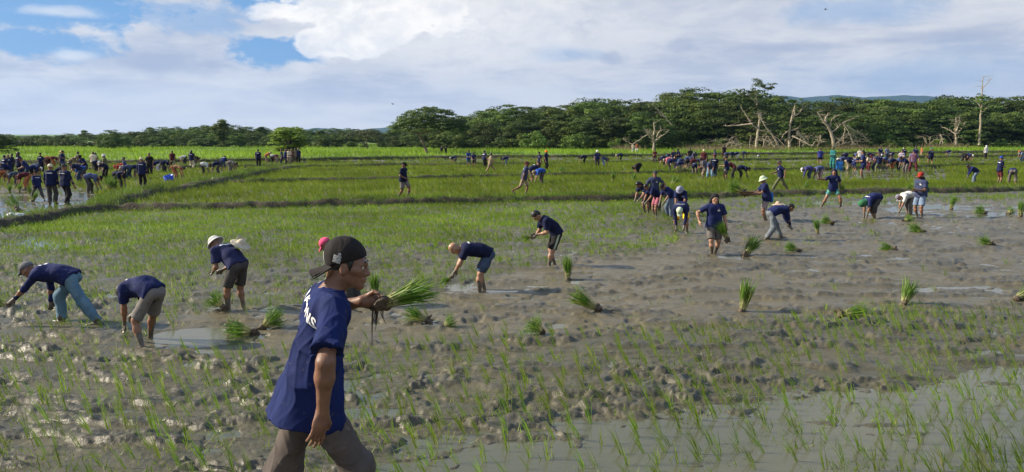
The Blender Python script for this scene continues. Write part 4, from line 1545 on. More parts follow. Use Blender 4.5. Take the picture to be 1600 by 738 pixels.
def body_parts(key, pose, sleeve, legs, vox, detail=0):
    ck = (key, sleeve, legs, vox)
    if ck in PCACHE:
        return PCACHE[ck]
    j = skeleton(pose)
    lo, hi = bounds(j, 0.19)
    res = {'j': j}
    # ---- skin
    fd = Field(lo, hi, vox)
    head(fd, j['headc'], j['H'] * pose.get('headsc', 1.0), detail)
    fd.rc(j['headc'] + j['H'] @ np.array((-0.022, 0, -0.055)), j['chest'] - j['up'] * 0.01, 0.050, 0.058, 0.03)
    torso(fd, j, -0.006 if detail < 2 else -0.02)
    curl = pose.get('curl', {'L': 30, 'R': 30})
    for sd, sg in (('L', 1), ('R', -1)):
        sh, el_, wr_ = j['sh' + sd], j['el' + sd], j['wr' + sd]
        fd.rc(sh, el_, 0.049, 0.035, 0.03)
        mid_ = el_ + (wr_ - el_) * 0.28
        fd.rc(el_, mid_, 0.035, 0.038, 0.035)
        fd.rc(mid_, wr_, 0.038, 0.0255, 0.035)
        if vox <= 0.012:
            hand(fd, wr_, el_, sd == 'L', curl[sd], 1.0 if detail == 2 else 1.15, detail, pose.get('thumb' + sd, j['fwd']), pose.get('hdir' + sd))
        else:
            d = (wr_ - el_) / np.linalg.norm(wr_ - el_)
            fd.rc(wr_, wr_ + d * 0.09, 0.028, 0.034, 0.03)
            fd.rc(wr_ + d * 0.09, wr_ + d * 0.15 + j['fwd'] * 0.01, 0.030, 0.018, 0.02)
            fd.rc(wr_ + d * 0.04, wr_ + d * 0.10 + j['fwd'] * 0.05, 0.017, 0.013, 0.015)
        hj, kn, an, to = j['hj' + sd], j['kn' + sd], j['an' + sd], j['to' + sd]
        fd.rc(hj, kn, 0.084, 0.054, 0.04)
        back = np.cross(kn - an, np.array((0, 1.0, 0)))
        back = -back / max(np.linalg.norm(back), 1e-6)
        cf = kn + (an - kn) * 0.3 + back * 0.015
        fd.rc(kn, cf, 0.051, 0.053, 0.03)
        fd.rc(cf, an, 0.053, 0.033, 0.03)
        heel = an + (an - to) * 0.22 + np.array((0, 0, -0.03))
        fd.rc(heel, to, 0.030, 0.024, 0.03)
        fd.rc(an, to, 0.034, 0.026, 0.03)
    V, q = fd.mesh()
    zc = V[q].mean(1)
    mudline = 0.27 + 0.06 * np.sin(zc[:, 0] * 40) + 0.03 * np.sin(zc[:, 1] * 55)
    gl = 1.0 if pose.get('glove') else 0.0
    mi = (zc[:, 2] < mudline).astype(int)
    for sd in ('L', 'R'):
        if pose.get('muddyhands', lo is not None and pose.get('lean', 0) > 35):
            mi |= (np.linalg.norm(zc - (j['wr' + sd] + (j['wr' + sd] - j['el' + sd]) * 0.3), axis=1) < 0.12).astype(int)
    res['body'] = npmesh('body', V, q, True, None, mi)
    # ---- shirt
    g = pose.get('loose', 0.020)
    wr = wrinkle(sum(map(ord, key)) % 999, 0.010, 0.8) if detail < 2 else folds(4, 0.017)
    fd = Field(lo, hi, vox)
    hemo = j['hip'] - j['up0'] * pose.get('hem', 0.085 if pose.get('lean', 0) < 45 else 0.01)
    cuts = [(hemo, -j['up0'])]
    nck = j['chest'] + j['up'] * 0.040
    nd = (j['up'] * 0.9 + j['fwd'] * 0.25)
    cuts.append((nck, nd / np.linalg.norm(nd)))
    torso(fd, j, g, 0.06, cuts, wr=wr)
    hpx = j['hip']
    for s_ in (-1, 1):
        fl = pose.get('flare', 0.0)
        fd.rc(hpx + j['lfh'] * s_ * 0.068 - j['up0'] * 0.16 - j['fwd'] * fl, hpx + j['lfh'] * s_ * 0.060 + j['up0'] * 0.14, 0.124 + g + fl * 0.3, 0.100 + g - fl * 0.6, 0.05, cuts, wr=wr)
    if pose.get('flare'):
        for sd in ('L', 'R'):
            uu = (j['kn' + sd] - j['hj' + sd]) / np.linalg.norm(j['kn' + sd] - j['hj' + sd])
            fd.rc(j['hj' + sd] + j['up0'] * 0.05, j['hj' + sd] + uu * 0.14, 0.088, 0.086, 0.05, cuts, wr=wr)
    sag = max(0, math.sin(RAD(pose.get('lean', 0)))) * 0.055
    if sag > 0.02:
        dn = np.array((0, 0, -sag))
        for s_ in (-1, 1):
            fd.rc(j['waist'] + dn + j['left'] * s_ * 0.05, j['chest'] - j['up'] * 0.12 + dn + j['left'] * s_ * 0.06, 0.090, 0.095, 0.05, cuts, wr=wr)
    for sd in ('L', 'R'):
        sh, el_, wr_ = j['sh' + sd], j['el' + sd], j['wr' + sd]
        u = (el_ - sh) / np.linalg.norm(el_ - sh)
        if sleeve == 'long':
            fd.rc(sh, el_, 0.062, 0.050, 0.03, wr=wr)
            e2 = el_ + (wr_ - el_) * 0.93
            v = (wr_ - el_) / np.linalg.norm(wr_ - el_)
            fd.rc(el_, e2 + v * 0.03, 0.050, 0.037, 0.03, [(e2, v)], wr=wr)
        elif sleeve == 'short':
            e2 = sh + u * pose.get('slv', 0.205)
            fd.rc(sh, e2 + u * 0.07, 0.064, 0.066 + g * 0.5, 0.03, [(e2, u)], wr=wr)
    if sleeve != 'none':
        V, q = fd.mesh()
        c = V[q].mean(1) - j['chest']
        upc, lfc, fw = c @ j['up'], c @ j['left'], c @ j['fwd']
        hs = np.array([math.sin(a_ * 127.1 + b_ * 311.7) * 43758.5 % 1 for a_, b_ in zip(np.floor(lfc / 0.02), np.floor(upc / 0.02))])
        backp = (fw < -0.02) & (np.abs(upc + 0.085) < 0.016) & (np.abs(lfc) < 0.125) & (hs > 0.12)
        frontp = (fw > 0.0) & (np.abs(upc + 0.11) < 0.03) & (np.abs(lfc - 0.075) < 0.03) & (hs > 0.3)
        mi = (backp | frontp).astype(int) if detail < 2 else np.zeros(len(q), int)
        res['shirt'] = npmesh('shirt', V, q, True, None, mi)
    # ---- trousers
    wr2 = wrinkle(sum(map(ord, key)) % 777 + 3, 0.010, 0.9) if detail < 2 else folds(9, 0.014, 1.2, (0.5, 0.3, 0.9))
    fd = Field(lo, hi, vox)
    wc = [(j['hip'] + j['up0'] * 0.07, j['up0'])]
    for s_ in (-1, 1):
        fd.rc(j['hip'] + j['lfh'] * s_ * 0.060 - j['up0'] * 0.01, j['hip'] + j['lfh'] * s_ * 0.058 + j['up0'] * 0.10, 0.098, 0.088, 0.03, wc, wr=wr2)
    sl_ = pose.get('slim', 0)
    for sd in ('L', 'R'):
        hj, kn, an = j['hj' + sd], j['kn' + sd], j['an' + sd]
        u = (kn - hj) / np.linalg.norm(kn - hj)
        v = (an - kn) / np.linalg.norm(an - kn)
        if legs == 'short':
            e = hj + u * 0.27
            fd.rc(hj, e + u * 0.08, 0.095, 0.088, 0.035, [(e, u)], wr=wr2)
        elif legs == 'knee':
            e = hj + u * 0.38
            fd.rc(hj, e + u * 0.08, 0.095, 0.086, 0.035, [(e, u)], wr=wr2)
        else:
            e = kn + v * (0.20 if legs == 'rolled' else 0.37)
            fd.rc(hj, kn, 0.095 - sl_ * 0.6, 0.078 - sl_ * 0.2, 0.035, wr=wr2)
            fd.rc(kn, e + v * 0.06, 0.078, 0.070, 0.04, [(e, v)], wr=wr2)
    V, q = fd.mesh()
    zc = V[q].mean(1)
    tmi = (zc[:, 2] < 0.17 + 0.03 * np.sin(zc[:, 0] * 50)).astype(int)
    if pose.get('stripe'):
        for sd, sg in (('L', 1), ('R', -1)):
            u = j['kn' + sd] - j['hj' + sd]
            u /= np.linalg.norm(u)
            rel_ = zc - j['hj' + sd]
            ot = np.abs(rel_ @ np.cross(u, j['lfh']))
            tmi[(rel_ @ j['lfh'] * sg > 0.05) & (ot < 0.022) & (rel_ @ u > -0.02)] = 2
    res['trousers'] = npmesh('trousers', V, q, True, None, tmi)
    PCACHE[ck] = res
    return res


# ------------------------------------------------------------------ headgear, built round the head (x forward, z up)
I3 = np.eye(3)


def gear(kind):
    if kind in GEAR:
        return GEAR[kind]
    fd = Field((-0.34, -0.24, -0.34), (0.34, 0.24, 0.20), 0.011)
    c0 = np.array((-0.012, 0, 0.030))
    if kind == 'hair':
        fd.ell(c0, I3, (0.102, 0.082, 0.092), 0, [(np.array((0.05, 0, 0.035)), np.array((0.80, 0, -0.60)))])
        fd.rc((-0.07, -0.03, -0.02), (-0.07, 0.03, -0.02), 0.035, 0.035, 0.03)
    elif kind == 'long_hair':
        fd.ell(c0, I3, (0.104, 0.086, 0.094), 0, [(np.array((0.05, 0, 0.035)), np.array((0.80, 0, -0.60)))])
        fd.rc((-0.06, -0.05, 0.0), (-0.10, -0.05, -0.20), 0.050, 0.035, 0.04)
        fd.rc((-0.06, 0.05, 0.0), (-0.10, 0.05, -0.20), 0.050, 0.035, 0.04)
    elif kind in ('cap', 'cap_back'):
        cut = [(np.array((0.0, 0, 0.030)), np.array((0.12 if kind == 'cap' else 0.25, 0, -1.0)) / 1.03)]
        fd.ell(c0 + (0, 0, 0.008), I3, (0.106, 0.088, 0.098), 0, cut)
        sg = 1 if kind == 'cap' else -1
        for yy in np.linspace(-0.055, 0.055, 9):
            r_ = math.sqrt(max(0, 1 - (yy / 0.075) ** 2))
            fd.rc((sg * 0.070, yy, 0.036 - 3 * yy * yy), (sg * (0.095 + 0.075 * r_), yy, 0.018 - 5 * yy * yy - (0.02 if sg < 0 else 0)), 0.010, 0.007, 0.012)
    elif kind == 'bucket':
        fd.ell(c0 + (0, 0, 0.010), I3, (0.106, 0.090, 0.094), 0, [(np.array((0, 0, 0.02)), np.array((0, 0, -1.0)))])
        for a_ in np.linspace(0, 2 * np.pi, 40, endpoint=False):
            fd.rc((0.098 * math.cos(a_) - 0.01, 0.082 * math.sin(a_), 0.035), (0.152 * math.cos(a_) - 0.01, 0.136 * math.sin(a_), -0.005), 0.010, 0.008, 0.014)
    elif kind == 'straw':
        fd.ell(c0 + (0, 0, 0.010), I3, (0.106, 0.092, 0.100), 0, [(np.array((0, 0, 0.03)), np.array((0, 0, -1.0)))])
        for a_ in np.linspace(0, 2 * np.pi, 64, endpoint=False):
            fd.rc((0.098 * math.cos(a_) - 0.01, 0.084 * math.sin(a_), 0.040), (0.225 * math.cos(a_) - 0.01, 0.215 * math.sin(a_), 0.015), 0.010, 0.008, 0.014)
    elif kind == 'wrap':       # cloth tied over the head and hanging on the neck
        fd.ell(c0, I3, (0.106, 0.090, 0.097), 0, [(np.array((0.06, 0, 0.030)), np.array((0.85, 0, -0.52)))])
        fd.rc((-0.05, -0.06, 0.0), (-0.09, -0.09, -0.19), 0.045, 0.04, 0.05)
        fd.rc((-0.05, 0.06, 0.0), (-0.09, 0.09, -0.19), 0.045, 0.04, 0.05)
        fd.rc((-0.07, -0.04, -0.02), (-0.11, 0.0, -0.20), 0.05, 0.04, 0.05)
    elif kind == 'mask':       # face covered under a cap, only the eyes left free
        fd.ell(np.array((0.018, 0, -0.045)), I3, (0.082, 0.074, 0.075), 0, [(np.array((0.0, 0, -0.015)), np.array((0, 0, 1.0)))])
        fd.rc((-0.03, 0, -0.05), (-0.045, 0, -0.14), 0.072, 0.078, 0.03, [(np.array((0.0, 0, -0.015)), np.array((0, 0, 1.0)))])
    elif kind == 'sack':       # green plastic bag pulled over head and neck
        fd.ell(np.array((0.0, 0, 0.03)), I3, (0.125, 0.112, 0.135), 0)
        fd.rc((0, 0, 0.0), (-0.05, 0, -0.16), 0.115, 0.12, 0.05)
    V, q = fd.mesh()
    GEAR[kind] = npmesh(kind, V, q)
    return GEAR[kind]


GEAR = {}
GEARNAME = {'hair': 'hair', 'long_hair': 'hair', 'cap': 'cap', 'cap_back': 'cap', 'bucket': 'bucket_hat', 'straw': 'straw_hat', 'wrap': 'head_cloth', 'mask': 'face_mask', 'sack': 'head_cover'}


def matrix_of(R, c):
    M = Matrix.Identity(4)
    for a_ in range(3):
        for b_ in range(3):
            M[a_][b_] = R[a_, b_]
        M[a_][3] = c[a_]
    return M


def person(x, y, z, pose, face, label, shirt=NAVY, legs='knee', legm=GREY, head_=('cap', BLACK), sleeve='short', skin=SKIN, scale=1.0, group=None, vox=0.018, detail=0, key=None, prints=True, extra=()):
    p = POSES[pose] if isinstance(pose, str) else pose
    parts = body_parts(key or pose, p, sleeve, legs, vox, detail)
    j = parts['j']
    o = link('person', parts['body'], None, [skin, MUDSKIN], (x, y, z), (0, 0, RAD(face)), scale)
    if detail < 2:                      # builds differ
        b_ = 0.92 + 0.18 * ((sum(map(ord, label)) * 37 % 101) / 100)
        o.scale = (scale * b_, scale * b_, scale * (0.97 + 0.06 * ((len(label) * 7919) % 11) / 10))
    tag(o, label, 'person', group)
    if sleeve != 'none':
        link('shirt', parts['shirt'], o, [shirt, WHITEPRINT if prints else shirt])
    link('trousers' if legs in ('long', 'rolled') else 'shorts', parts['trousers'], o, [legm, MUDSKIN, PALEGREEN] if p.get('stripe') else [legm, MUDSKIN])
    for hd in ((head_,) if head_ and not isinstance(head_[0], tuple) else (head_ or ())):
        g = link(GEARNAME[hd[0]], gear(hd[0]), o, [hd[1]])
        g.matrix_local = matrix_of(j['H'], j['headc'])
    if vox <= 0.014 and detail < 2:
        for s_ in (-1, 1):
            e = link('eye', EYE, o, [EYEM])
            e.matrix_local = matrix_of(j['H'], j['headc'] + j['H'] @ np.array((0.074, s_ * 0.032, 0.000)))
    return o, j


EYEM = plain('dark_eye', (0.03, 0.022, 0.018), 0.2, 0.5, 0.1)
fd_ = Field((-0.03, -0.03, -0.03), (0.03, 0.03, 0.03), 0.004)
fd_.ell(np.zeros(3), I3, (0.013, 0.014, 0.010), 0)
EYE = npmesh('eye', *fd_.mesh())

# ------------------------------------------------------------------ poses
POSES = {
    'stand': dict(lean=3, headyaw=10),
    'stand_front': dict(lean=6, head=18, handL=(0.30, 0.08, 1.02), handR=(0.30, -0.06, 1.00), footL=(0.04, 0.12, 0.07), footR=(-0.04, -0.12, 0.07)),
    'stand_wide': dict(lean=8, head=15, hip=(0, 0, 0.83), footL=(0.05, 0.22, 0.07), footR=(-0.05, -0.20, 0.07), handL=(0.22, 0.30, 0.85), handR=(0.15, -0.26, 0.80)),
    'walk': dict(lean=9, head=12, hip=(0, 0, 0.83), footL=(0.30, 0.09, 0.09), footR=(-0.30, -0.09, 0.10), handL=(-0.10, 0.24, 0.82), handR=(0.30, -0.24, 0.88), toepitchR=25),
    'stride': dict(lean=8, head=8, hip=(0, 0, 0.79), footL=(0.42, 0.09, 0.08), footR=(-0.42, -0.09, 0.10), handL=(-0.12, 0.28, 0.84), handR=(0.34, -0.22, 0.92), toepitchR=35),
    'run': dict(lean=12, head=8, hip=(0, 0, 0.85), footL=(0.06, 0.09, 0.08), footR=(-0.52, -0.10, 0.28), kneeR=(1, -0.1, -0.2), handL=(0.20, 0.24, 0.80), handR=(-0.08, -0.24, 0.80), toepitchR=60),
    'slow_walk': dict(lean=6, head=14, hip=(0, 0, 0.845), footL=(0.16, 0.09, 0.09), footR=(-0.17, -0.09, 0.09), handL=(0.04, 0.25, 0.83), handR=(0.22, -0.20, 0.92)),
    'bend': dict(lean=104, lean0=72, neck=112, head=70, hip=(-0.14, 0, 0.84), footL=(0.03, 0.16, 0.07), footR=(-0.06, -0.16, 0.07), handL=(0.44, 0.12, 0.30), handR=(0.38, -0.08, 0.18), shfwd=0.03),
    'bend_step': dict(lean=98, lean0=66, neck=95, head=60, hip=(-0.12, 0, 0.80), footL=(0.26, 0.14, 0.07), footR=(-0.34, -0.14, 0.08), handL=(0.52, 0.14, 0.34), handR=(0.42, -0.14, 0.22), shfwd=0.03),
    'bend_half': dict(lean=62, lean0=42, neck=60, head=55, hip=(-0.10, 0, 0.85), footL=(0.05, 0.14, 0.07), footR=(-0.06, -0.14, 0.07), handL=(0.44, 0.12, 0.66), handR=(0.46, -0.10, 0.60)),
    'bend_low': dict(lean=118, lean0=84, neck=125, head=95, hip=(-0.12, 0, 0.80), footL=(0.10, 0.18, 0.07), footR=(-0.10, -0.16, 0.07), handL=(0.36, 0.12, 0.16), handR=(0.30, -0.12, 0.12)),
    'lean_work': dict(lean=34, lean0=24, neck=40, head=48, hip=(-0.04, 0, 0.84), footL=(0.08, 0.13, 0.07), footR=(-0.08, -0.12, 0.07), handL=(0.40, 0.10, 0.86), handR=(0.36, -0.12, 0.84)),
    'reach': dict(lean=70, lean0=50, neck=66, head=60, hip=(-0.10, 0, 0.82), footL=(0.20, 0.14, 0.07), footR=(-0.25, -0.14, 0.07), handL=(0.60, 0.18, 0.46), handR=(0.34, -0.12, 0.34)),
    'point': dict(lean=4, headyaw=15, handL=(0.34, 0.45, 1.18), elbL=(0, 0, -1), handR=(0.10, -0.26, 0.82)),
    'carry': dict(lean=2, head=5, hip=(0, 0, 0.85), footL=(0.13, 0.09, 0.08), footR=(-0.13, -0.09, 0.08), handL=(0.26, 0.26, 0.80), handR=(0.10, -0.30, 0.80)),
}

# ------------------------------------------------------------------ the walking man in front
FACE = 20.0
MS = 1.02
HS = 0.90
hipw = A(484, 612, 3.72)
Rm = np.array(((math.cos(RAD(FACE)), math.sin(RAD(FACE)), 0), (-math.sin(RAD(FACE)), math.cos(RAD(FACE)), 0), (0, 0, 1)))   # world -> local
root = np.array((hipw[0], hipw[1], hipw[2] - 0.86 * MS))


def loc(px, py, d):
    return Rm @ (A(px, py, d) - root) / MS


wl = loc(566, 471, 4.06)
wrr = loc(504, 645, 3.43)
MAN = dict(hip=(0, 0, 0.86), lean=14, lean0=11, neck=36, head=8, headyaw=-19, headsc=HS, slim=0.022, flare=0.022, twist=6, roll=-3,
           handL=tuple(wl), elbL=(-0.2, 1.0, -0.5), handR=tuple(wrr), elbR=(-0.25, -1, 0), hdirL=(1.0, -0.12, -0.10), thumbL=(0.1, 0, 1), hdirR=(-0.24, -0.04, -1.0), thumbR=(0.90, 0.45, 0),
           footR=(0.15, -0.10, 0.10), footL=(-0.28, 0.11, 0.09), toepitchL=35, curl={'L': 62, 'R': 11}, loose=0.020, hem=0.135, slv=0.215, muddyhands=False)
mp_ = body_parts('man', MAN, 'short', 'long', 0.0052, 2)
mj = mp_['j']
SKINM = skinmat('skin_man', (0.185, 0.090, 0.055))
man, _ = person(root[0], root[1], root[2], MAN, FACE, 'man in navy T-shirt and backward black cap striding past in front, seedlings in hand', cloth('man_navy', (0.013, 0.027, 0.128), (0.009, 0.018, 0.085), scale=5, dirt=0.25), 'long',
                cloth('man_trousers', (0.115, 0.095, 0.085), (0.075, 0.062, 0.056), scale=6, dirt=0.7), None, 'short', SKINM, MS, None, 0.0052, 2, 'man')
man['label'] = 'man in navy T-shirt and backward black cap striding past in front'
MH = matrix_of(mj['H'] * HS, mj['headc'])
# backward cap
fd = Field((-0.30, -0.14, -0.16), (0.16, 0.14, 0.18), 0.005)
cutp = [(np.array((0.0, 0, 0.028)), np.array((0.34, 0, -0.94)))]
fd.ell(np.array((-0.014, 0, 0.040)), I3, (0.108, 0.086, 0.100), 0, cutp)
fd.ell(np.array((-0.030, 0, 0.062)), I3, (0.096, 0.080, 0.086), 0.03, cutp)
fd.ell(np.array((0.098, 0, 0.040)), I3, (0.030, 0.035, 0.030), 0, sub=True)
V, q = fd.mesh()
capm = npmesh('cap', V, q)
CAPM = cloth('washed_black', (0.030, 0.026, 0.025), (0.020, 0.017, 0.017), scale=14)
cap = link('cap', capm, man, [CAPM])
cap.matrix_local = MH @ Matrix.Translation((-0.004, 0, -0.004)) @ Matrix.Scale(1.01, 4)
fd = Field((-0.30, -0.14, -0.16), (0.16, 0.14, 0.18), 0.005)
for yy in np.linspace(-0.068, 0.068, 17):
    r_ = math.sqrt(max(0, 1 - (yy / 0.082) ** 2))
    fd.rc((-0.085 + 3.2 * yy * yy, yy, 0.000 - 3 * yy * yy), (-0.105 - 0.085 * r_, yy, -0.052 - 6 * yy * yy), 0.0055, 0.0045, 0.006)
V, q = fd.mesh()
br = link('brim', npmesh('brim', V, q), cap, [CAPM])
fd = Field((-0.14, -0.11, -0.11), (0.12, 0.11, 0.16), 0.005)
fd.ell(np.array((-0.014, 0, 0.026)), I3, (0.100, 0.0785, 0.088), 0, [(np.array((0.0, 0, -0.042)), np.array((0, 0, -1.0))), (np.array((0.022, 0, 0)), np.array((0.94, 0, -0.33)))])
fd.rc((0.022, -0.073, 0.02), (0.020, -0.071, -0.018), 0.012, 0.007, 0.01)
fd.rc((0.022, 0.073, 0.02), (0.020, 0.071, -0.018), 0.012, 0.007, 0.01)
V, q = fd.mesh()
hr = link('hair', npmesh('hair', V, q), man, [HAIR])
hr.matrix_local = MH
EYEW = plain('eye_white', (0.55, 0.50, 0.46), 0.25, 0.5, 0.1)
fd = Field((-0.03,) * 3, (0.03,) * 3, 0.003)
fd.ell(np.zeros(3), I3, (0.0125, 0.0125, 0.0125), 0)
eyw = npmesh('eye', *fd.mesh())
fd = Field((-0.03,) * 3, (0.03,) * 3, 0.002)
fd.ell(np.array((0.0098, 0, 0)), I3, (0.0035, 0.0060, 0.0060), 0)
iri = npmesh('iris', *fd.mesh())
fd = Field((-0.03,) * 3, (0.03,) * 3, 0.003)
fd.rc((0.000, -0.020, 0.000), (0.004, 0.000, 0.005), 0.0030, 0.0045, 0.003)
fd.rc((0.004, 0.000, 0.005), (0.004, 0.016, 0.002), 0.0045, 0.0036, 0.003)
ebm = npmesh('eyebrow', *fd.mesh())
for s_ in (-1, 1):
    ey = link('eye', eyw, man, [EYEW])
    ey.matrix_local = MH @ Matrix.Translation((0.0745, s_ * 0.032, 0.000))
    link('iris', iri, ey, [EYEM])
    eb = link('eyebrow', ebm, man, [HAIR])
    eb.matrix_local = MH @ Matrix.Translation((0.0865, s_ * 0.030, 0.026)) @ Matrix.Diagonal((1, s_, 1, 1))


# lettering and patches are laid on the curved cloth
def lay(V2, bvh, origin, right, upv, into, lift):
    out_ = []
    for u, v in V2:
        o_ = Vector(origin + right * u + upv * v - into * 0.4)
        h_, n_, _, _ = bvh.ray_cast(o_, Vector(into))
        if h_ is None:
            h_, n_ = Vector(origin + right * u + upv * v), -Vector(into)
        out_.append(h_ + n_ * lift)
    return out_


def bvh_of(me):
    return BVHTree.FromPolygons([v.co for v in me.vertices], [list(p.vertices) for p in me.polygons])


cu = bpy.data.curves.new('lettering', 'FONT')
cu.body = 'T RATIONS'
cu.size = 0.058
cu.space_character = 1.02
cu.offset = 0.0014
to = bpy.data.objects.new('lettering', cu)
COL.objects.link(to)
bpy.context.view_layer.update()
tm_ = bpy.data.meshes.new_from_object(to.evaluated_get(bpy.context.evaluated_depsgraph_get()))
bpy.data.objects.remove(to)
import bmesh
bm = bmesh.new()
bm.from_mesh(tm_)
bmesh.ops.triangulate(bm, faces=bm.faces[:])
bmesh.ops.subdivide_edges(bm, edges=[e_ for e_ in bm.edges if e_.calc_length() > 0.012], cuts=1)
P2 = np.array([(v.co.x, v.co.y) for v in bm.verts])
wtxt = P2[:, 0].max()
P2[:, 0] += 0.150 - wtxt
u_ = P2[:, 0].copy()
P2[:, 1] -= np.sign(u_) * (np.abs(u_) / 0.17) ** 1.6 * 0.085
fwd, lef, upv = mj['fwd'], mj['left'], mj['up']
pts = lay(P2, bvh_of(mp_['shirt']), mj['chest'] - upv * 0.085 - fwd * 0.02, -lef, upv, fwd * 1.0, 0.0022)
for v, p in zip(bm.verts, pts):
    v.co = p
bm.to_mesh(tm_)
bm.free()
tm_.materials.clear()
shirt_o = [c for c in man.children if c.name.startswith('shirt')][0]
link('lettering', tm_, shirt_o, [WHITEPRINT])

cb = bvh_of(capm)
PATCHM = plain('grey_patch', (0.34, 0.34, 0.33), 0.7, 0.2, 0.6, 90)


def patch(poly, hole, origin, right, upv2, into, name='patch'):
    V2 = []
    n_ = 5
    for a_ in range(n_ + 1):
        for b_ in range(n_ + 1):
            f_, g_ = a_ / n_, b_ / n_
            p0 = np.array(poly[0]) * (1 - f_) + np.array(poly[1]) * f_
            p1 = np.array(poly[3]) * (1 - f_) + np.array(poly[2]) * f_
            V2.append(p0 * (1 - g_) + p1 * g_)
    pts_ = lay(V2, cb, np.array(origin, float), np.array(right, float), np.array(upv2, float), np.array(into, float), 0.0018)
    i_ = np.arange((n_ + 1) ** 2).reshape(n_ + 1, n_ + 1)
    q_ = np.stack([i_[:-1, :-1], i_[1:, :-1], i_[1:, 1:], i_[:-1, 1:]], -1).reshape(-1, 4)
    link(name, npmesh(name, np.array([tuple(p) for p in pts_]), q_), cap, [PATCHM])


# right side of the cap (towards the viewer): a square patch with a round top
patch([(-0.026, -0.024), (0.014, -0.030), (0.019, 0.008), (-0.021, 0.015)], None, (-0.040, -0.02, 0.045), (1, 0, 0), (0, 0, 1), (0, 1, 0))
patch([(-0.004, 0.006), (0.010, 0.004), (0.012, 0.018), (-0.002, 0.020)], None, (-0.036, -0.02, 0.050), (1, 0, 0), (0, 0, 1), (0, 1, 0))
patch([(-0.004, -0.030), (0.006, -0.030), (0.006, 0.020), (-0.006, 0.020)], None, (-0.098, -0.01, 0.040), (1, -0.5, 0), (0, 0, 1), (0.75, 0.66, 0))

# ------------------------------------------------------------------ everyone else
C_, K_, B_, ST, WR, HR, LH, CB = 'cap', 'mask', 'bucket', 'straw', 'wrap', 'hair', 'long_hair', 'cap_back'


def foot(px, py):
    x, y = G(px, py, 0.02)
    return x, y


def put(px, py, pose, face, label, shirt=NAVY, legs='knee', legm=GREY, hd=(C_, BLACK), slv='short', sc=1.0, group=None, z=None, skin=SKIN, prints=True, sink=0.05, key=None, up=0.0):
    x, y = G(px, py, up)
    gz = up if up else max(groundz(x, y), 0.0)
    D = y
    if D < 34 and not up:
        sink = 0.10
    vox = 0.012 if D < 24 else 0.017 if D < 45 else 0.026
    o, j = person(x, y, gz - sink, pose, face, label, shirt, legs, legm, hd, slv, skin, sc, group, vox, 1 if vox < 0.013 else 0, key, prints)
    return o, j


MIDG = 'planters in the front paddy'
P_bend_a = dict(POSES['bend_step'], lean=88, lean0=62, neck=80, head=40, footL=(-0.50, 0.10, 0.08), footR=(0.16, -0.12, 0.10), handL=(0.72, 0.16, 0.44), handR=(0.33, -0.18, 0.30), hip=(-0.08, 0, 0.82), elbL=(-0.3, 0.6, -1), elbR=(-0.6, -0.5, 0))
POSES['m1'] = P_bend_a
POSES['m2'] = dict(lean=100, lean0=62, neck=118, head=110, hip=(-0.16, 0, 0.80), footL=(-0.14, 0.24, 0.07), footR=(0.20, -0.22, 0.07), handL=(0.34, 0.10, 0.26), handR=(0.42, -0.14, 0.42))
POSES['m3'] = dict(lean=66, lean0=44, neck=60, head=48, hip=(-0.08, 0, 0.86), footL=(0.04, 0.14, 0.07), footR=(-0.03, -0.13, 0.07), handL=(0.40, 0.10, 0.74), handR=(0.42, -0.10, 0.72), headyaw=25)
POSES['m4'] = dict(lean=84, lean0=62, neck=92, head=66, hip=(-0.16, 0, 0.85), footL=(0.02, 0.10, 0.07), footR=(-0.10, -0.10, 0.07), handL=(0.50, 0.06, 0.40), handR=(0.46, -0.10, 0.36), elbR=(-0.8, -0.6, 0.3))
POSES['m5'] = dict(stripe=True, lean=52, lean0=32, neck=60, head=60, hip=(-0.05, 0, 0.86), footL=(0.16, 0.10, 0.07), footR=(-0.06, -0.10, 0.07), handL=(0.42, 0.04, 0.84), handR=(0.40, -0.08, 0.80), elbR=(-0.6, -0.9, -0.2))
POSES['woman_walk'] = dict(lean=4, head=8, hip=(0, 0, 0.85), footL=(-0.10, 0.06, 0.08), footR=(0.12, -0.06, 0.08), handL=(0.10, 0.27, 0.80), handR=(0.06, -0.36, 0.92), elbR=(-0.5, -1, 0))
POSES['side_reach'] = dict(lean=84, lean0=58, neck=82, head=50, hip=(-0.10, 0, 0.82), footL=(0.30, 0.10, 0.08), footR=(-0.30, -0.12, 0.08), handL=(0.56, 0.10, 0.36), handR=(0.50, -0.10, 0.30))
POSES['throw'] = dict(lean=6, hip=(0, 0, 0.80), headyaw=-30, footL=(0.10, 0.30, 0.08), footR=(-0.10, -0.40, 0.08), handL=(0.05, 0.26, 0.84), handR=(0.24, -0.62, 1.18), elbR=(0, 0, -1), leanyaw=0)
POSES['tray'] = dict(lean=16, head=24, hip=(0, 0, 0.85), footL=(0.06, 0.10, 0.07), footR=(-0.06, -0.10, 0.07), handL=(0.46, 0.14, 1.02), handR=(0.46, -0.12, 0.98))
POSES['spread'] = dict(lean=10, head=6, hip=(0, 0, 0.82), footL=(0.06, 0.20, 0.07), footR=(-0.06, -0.20, 0.07), handL=(0.16, 0.42, 0.86), handR=(0.10, -0.42, 0.82), elbL=(-0.4, 1, 0.3), elbR=(-0.4, -1, 0.2))

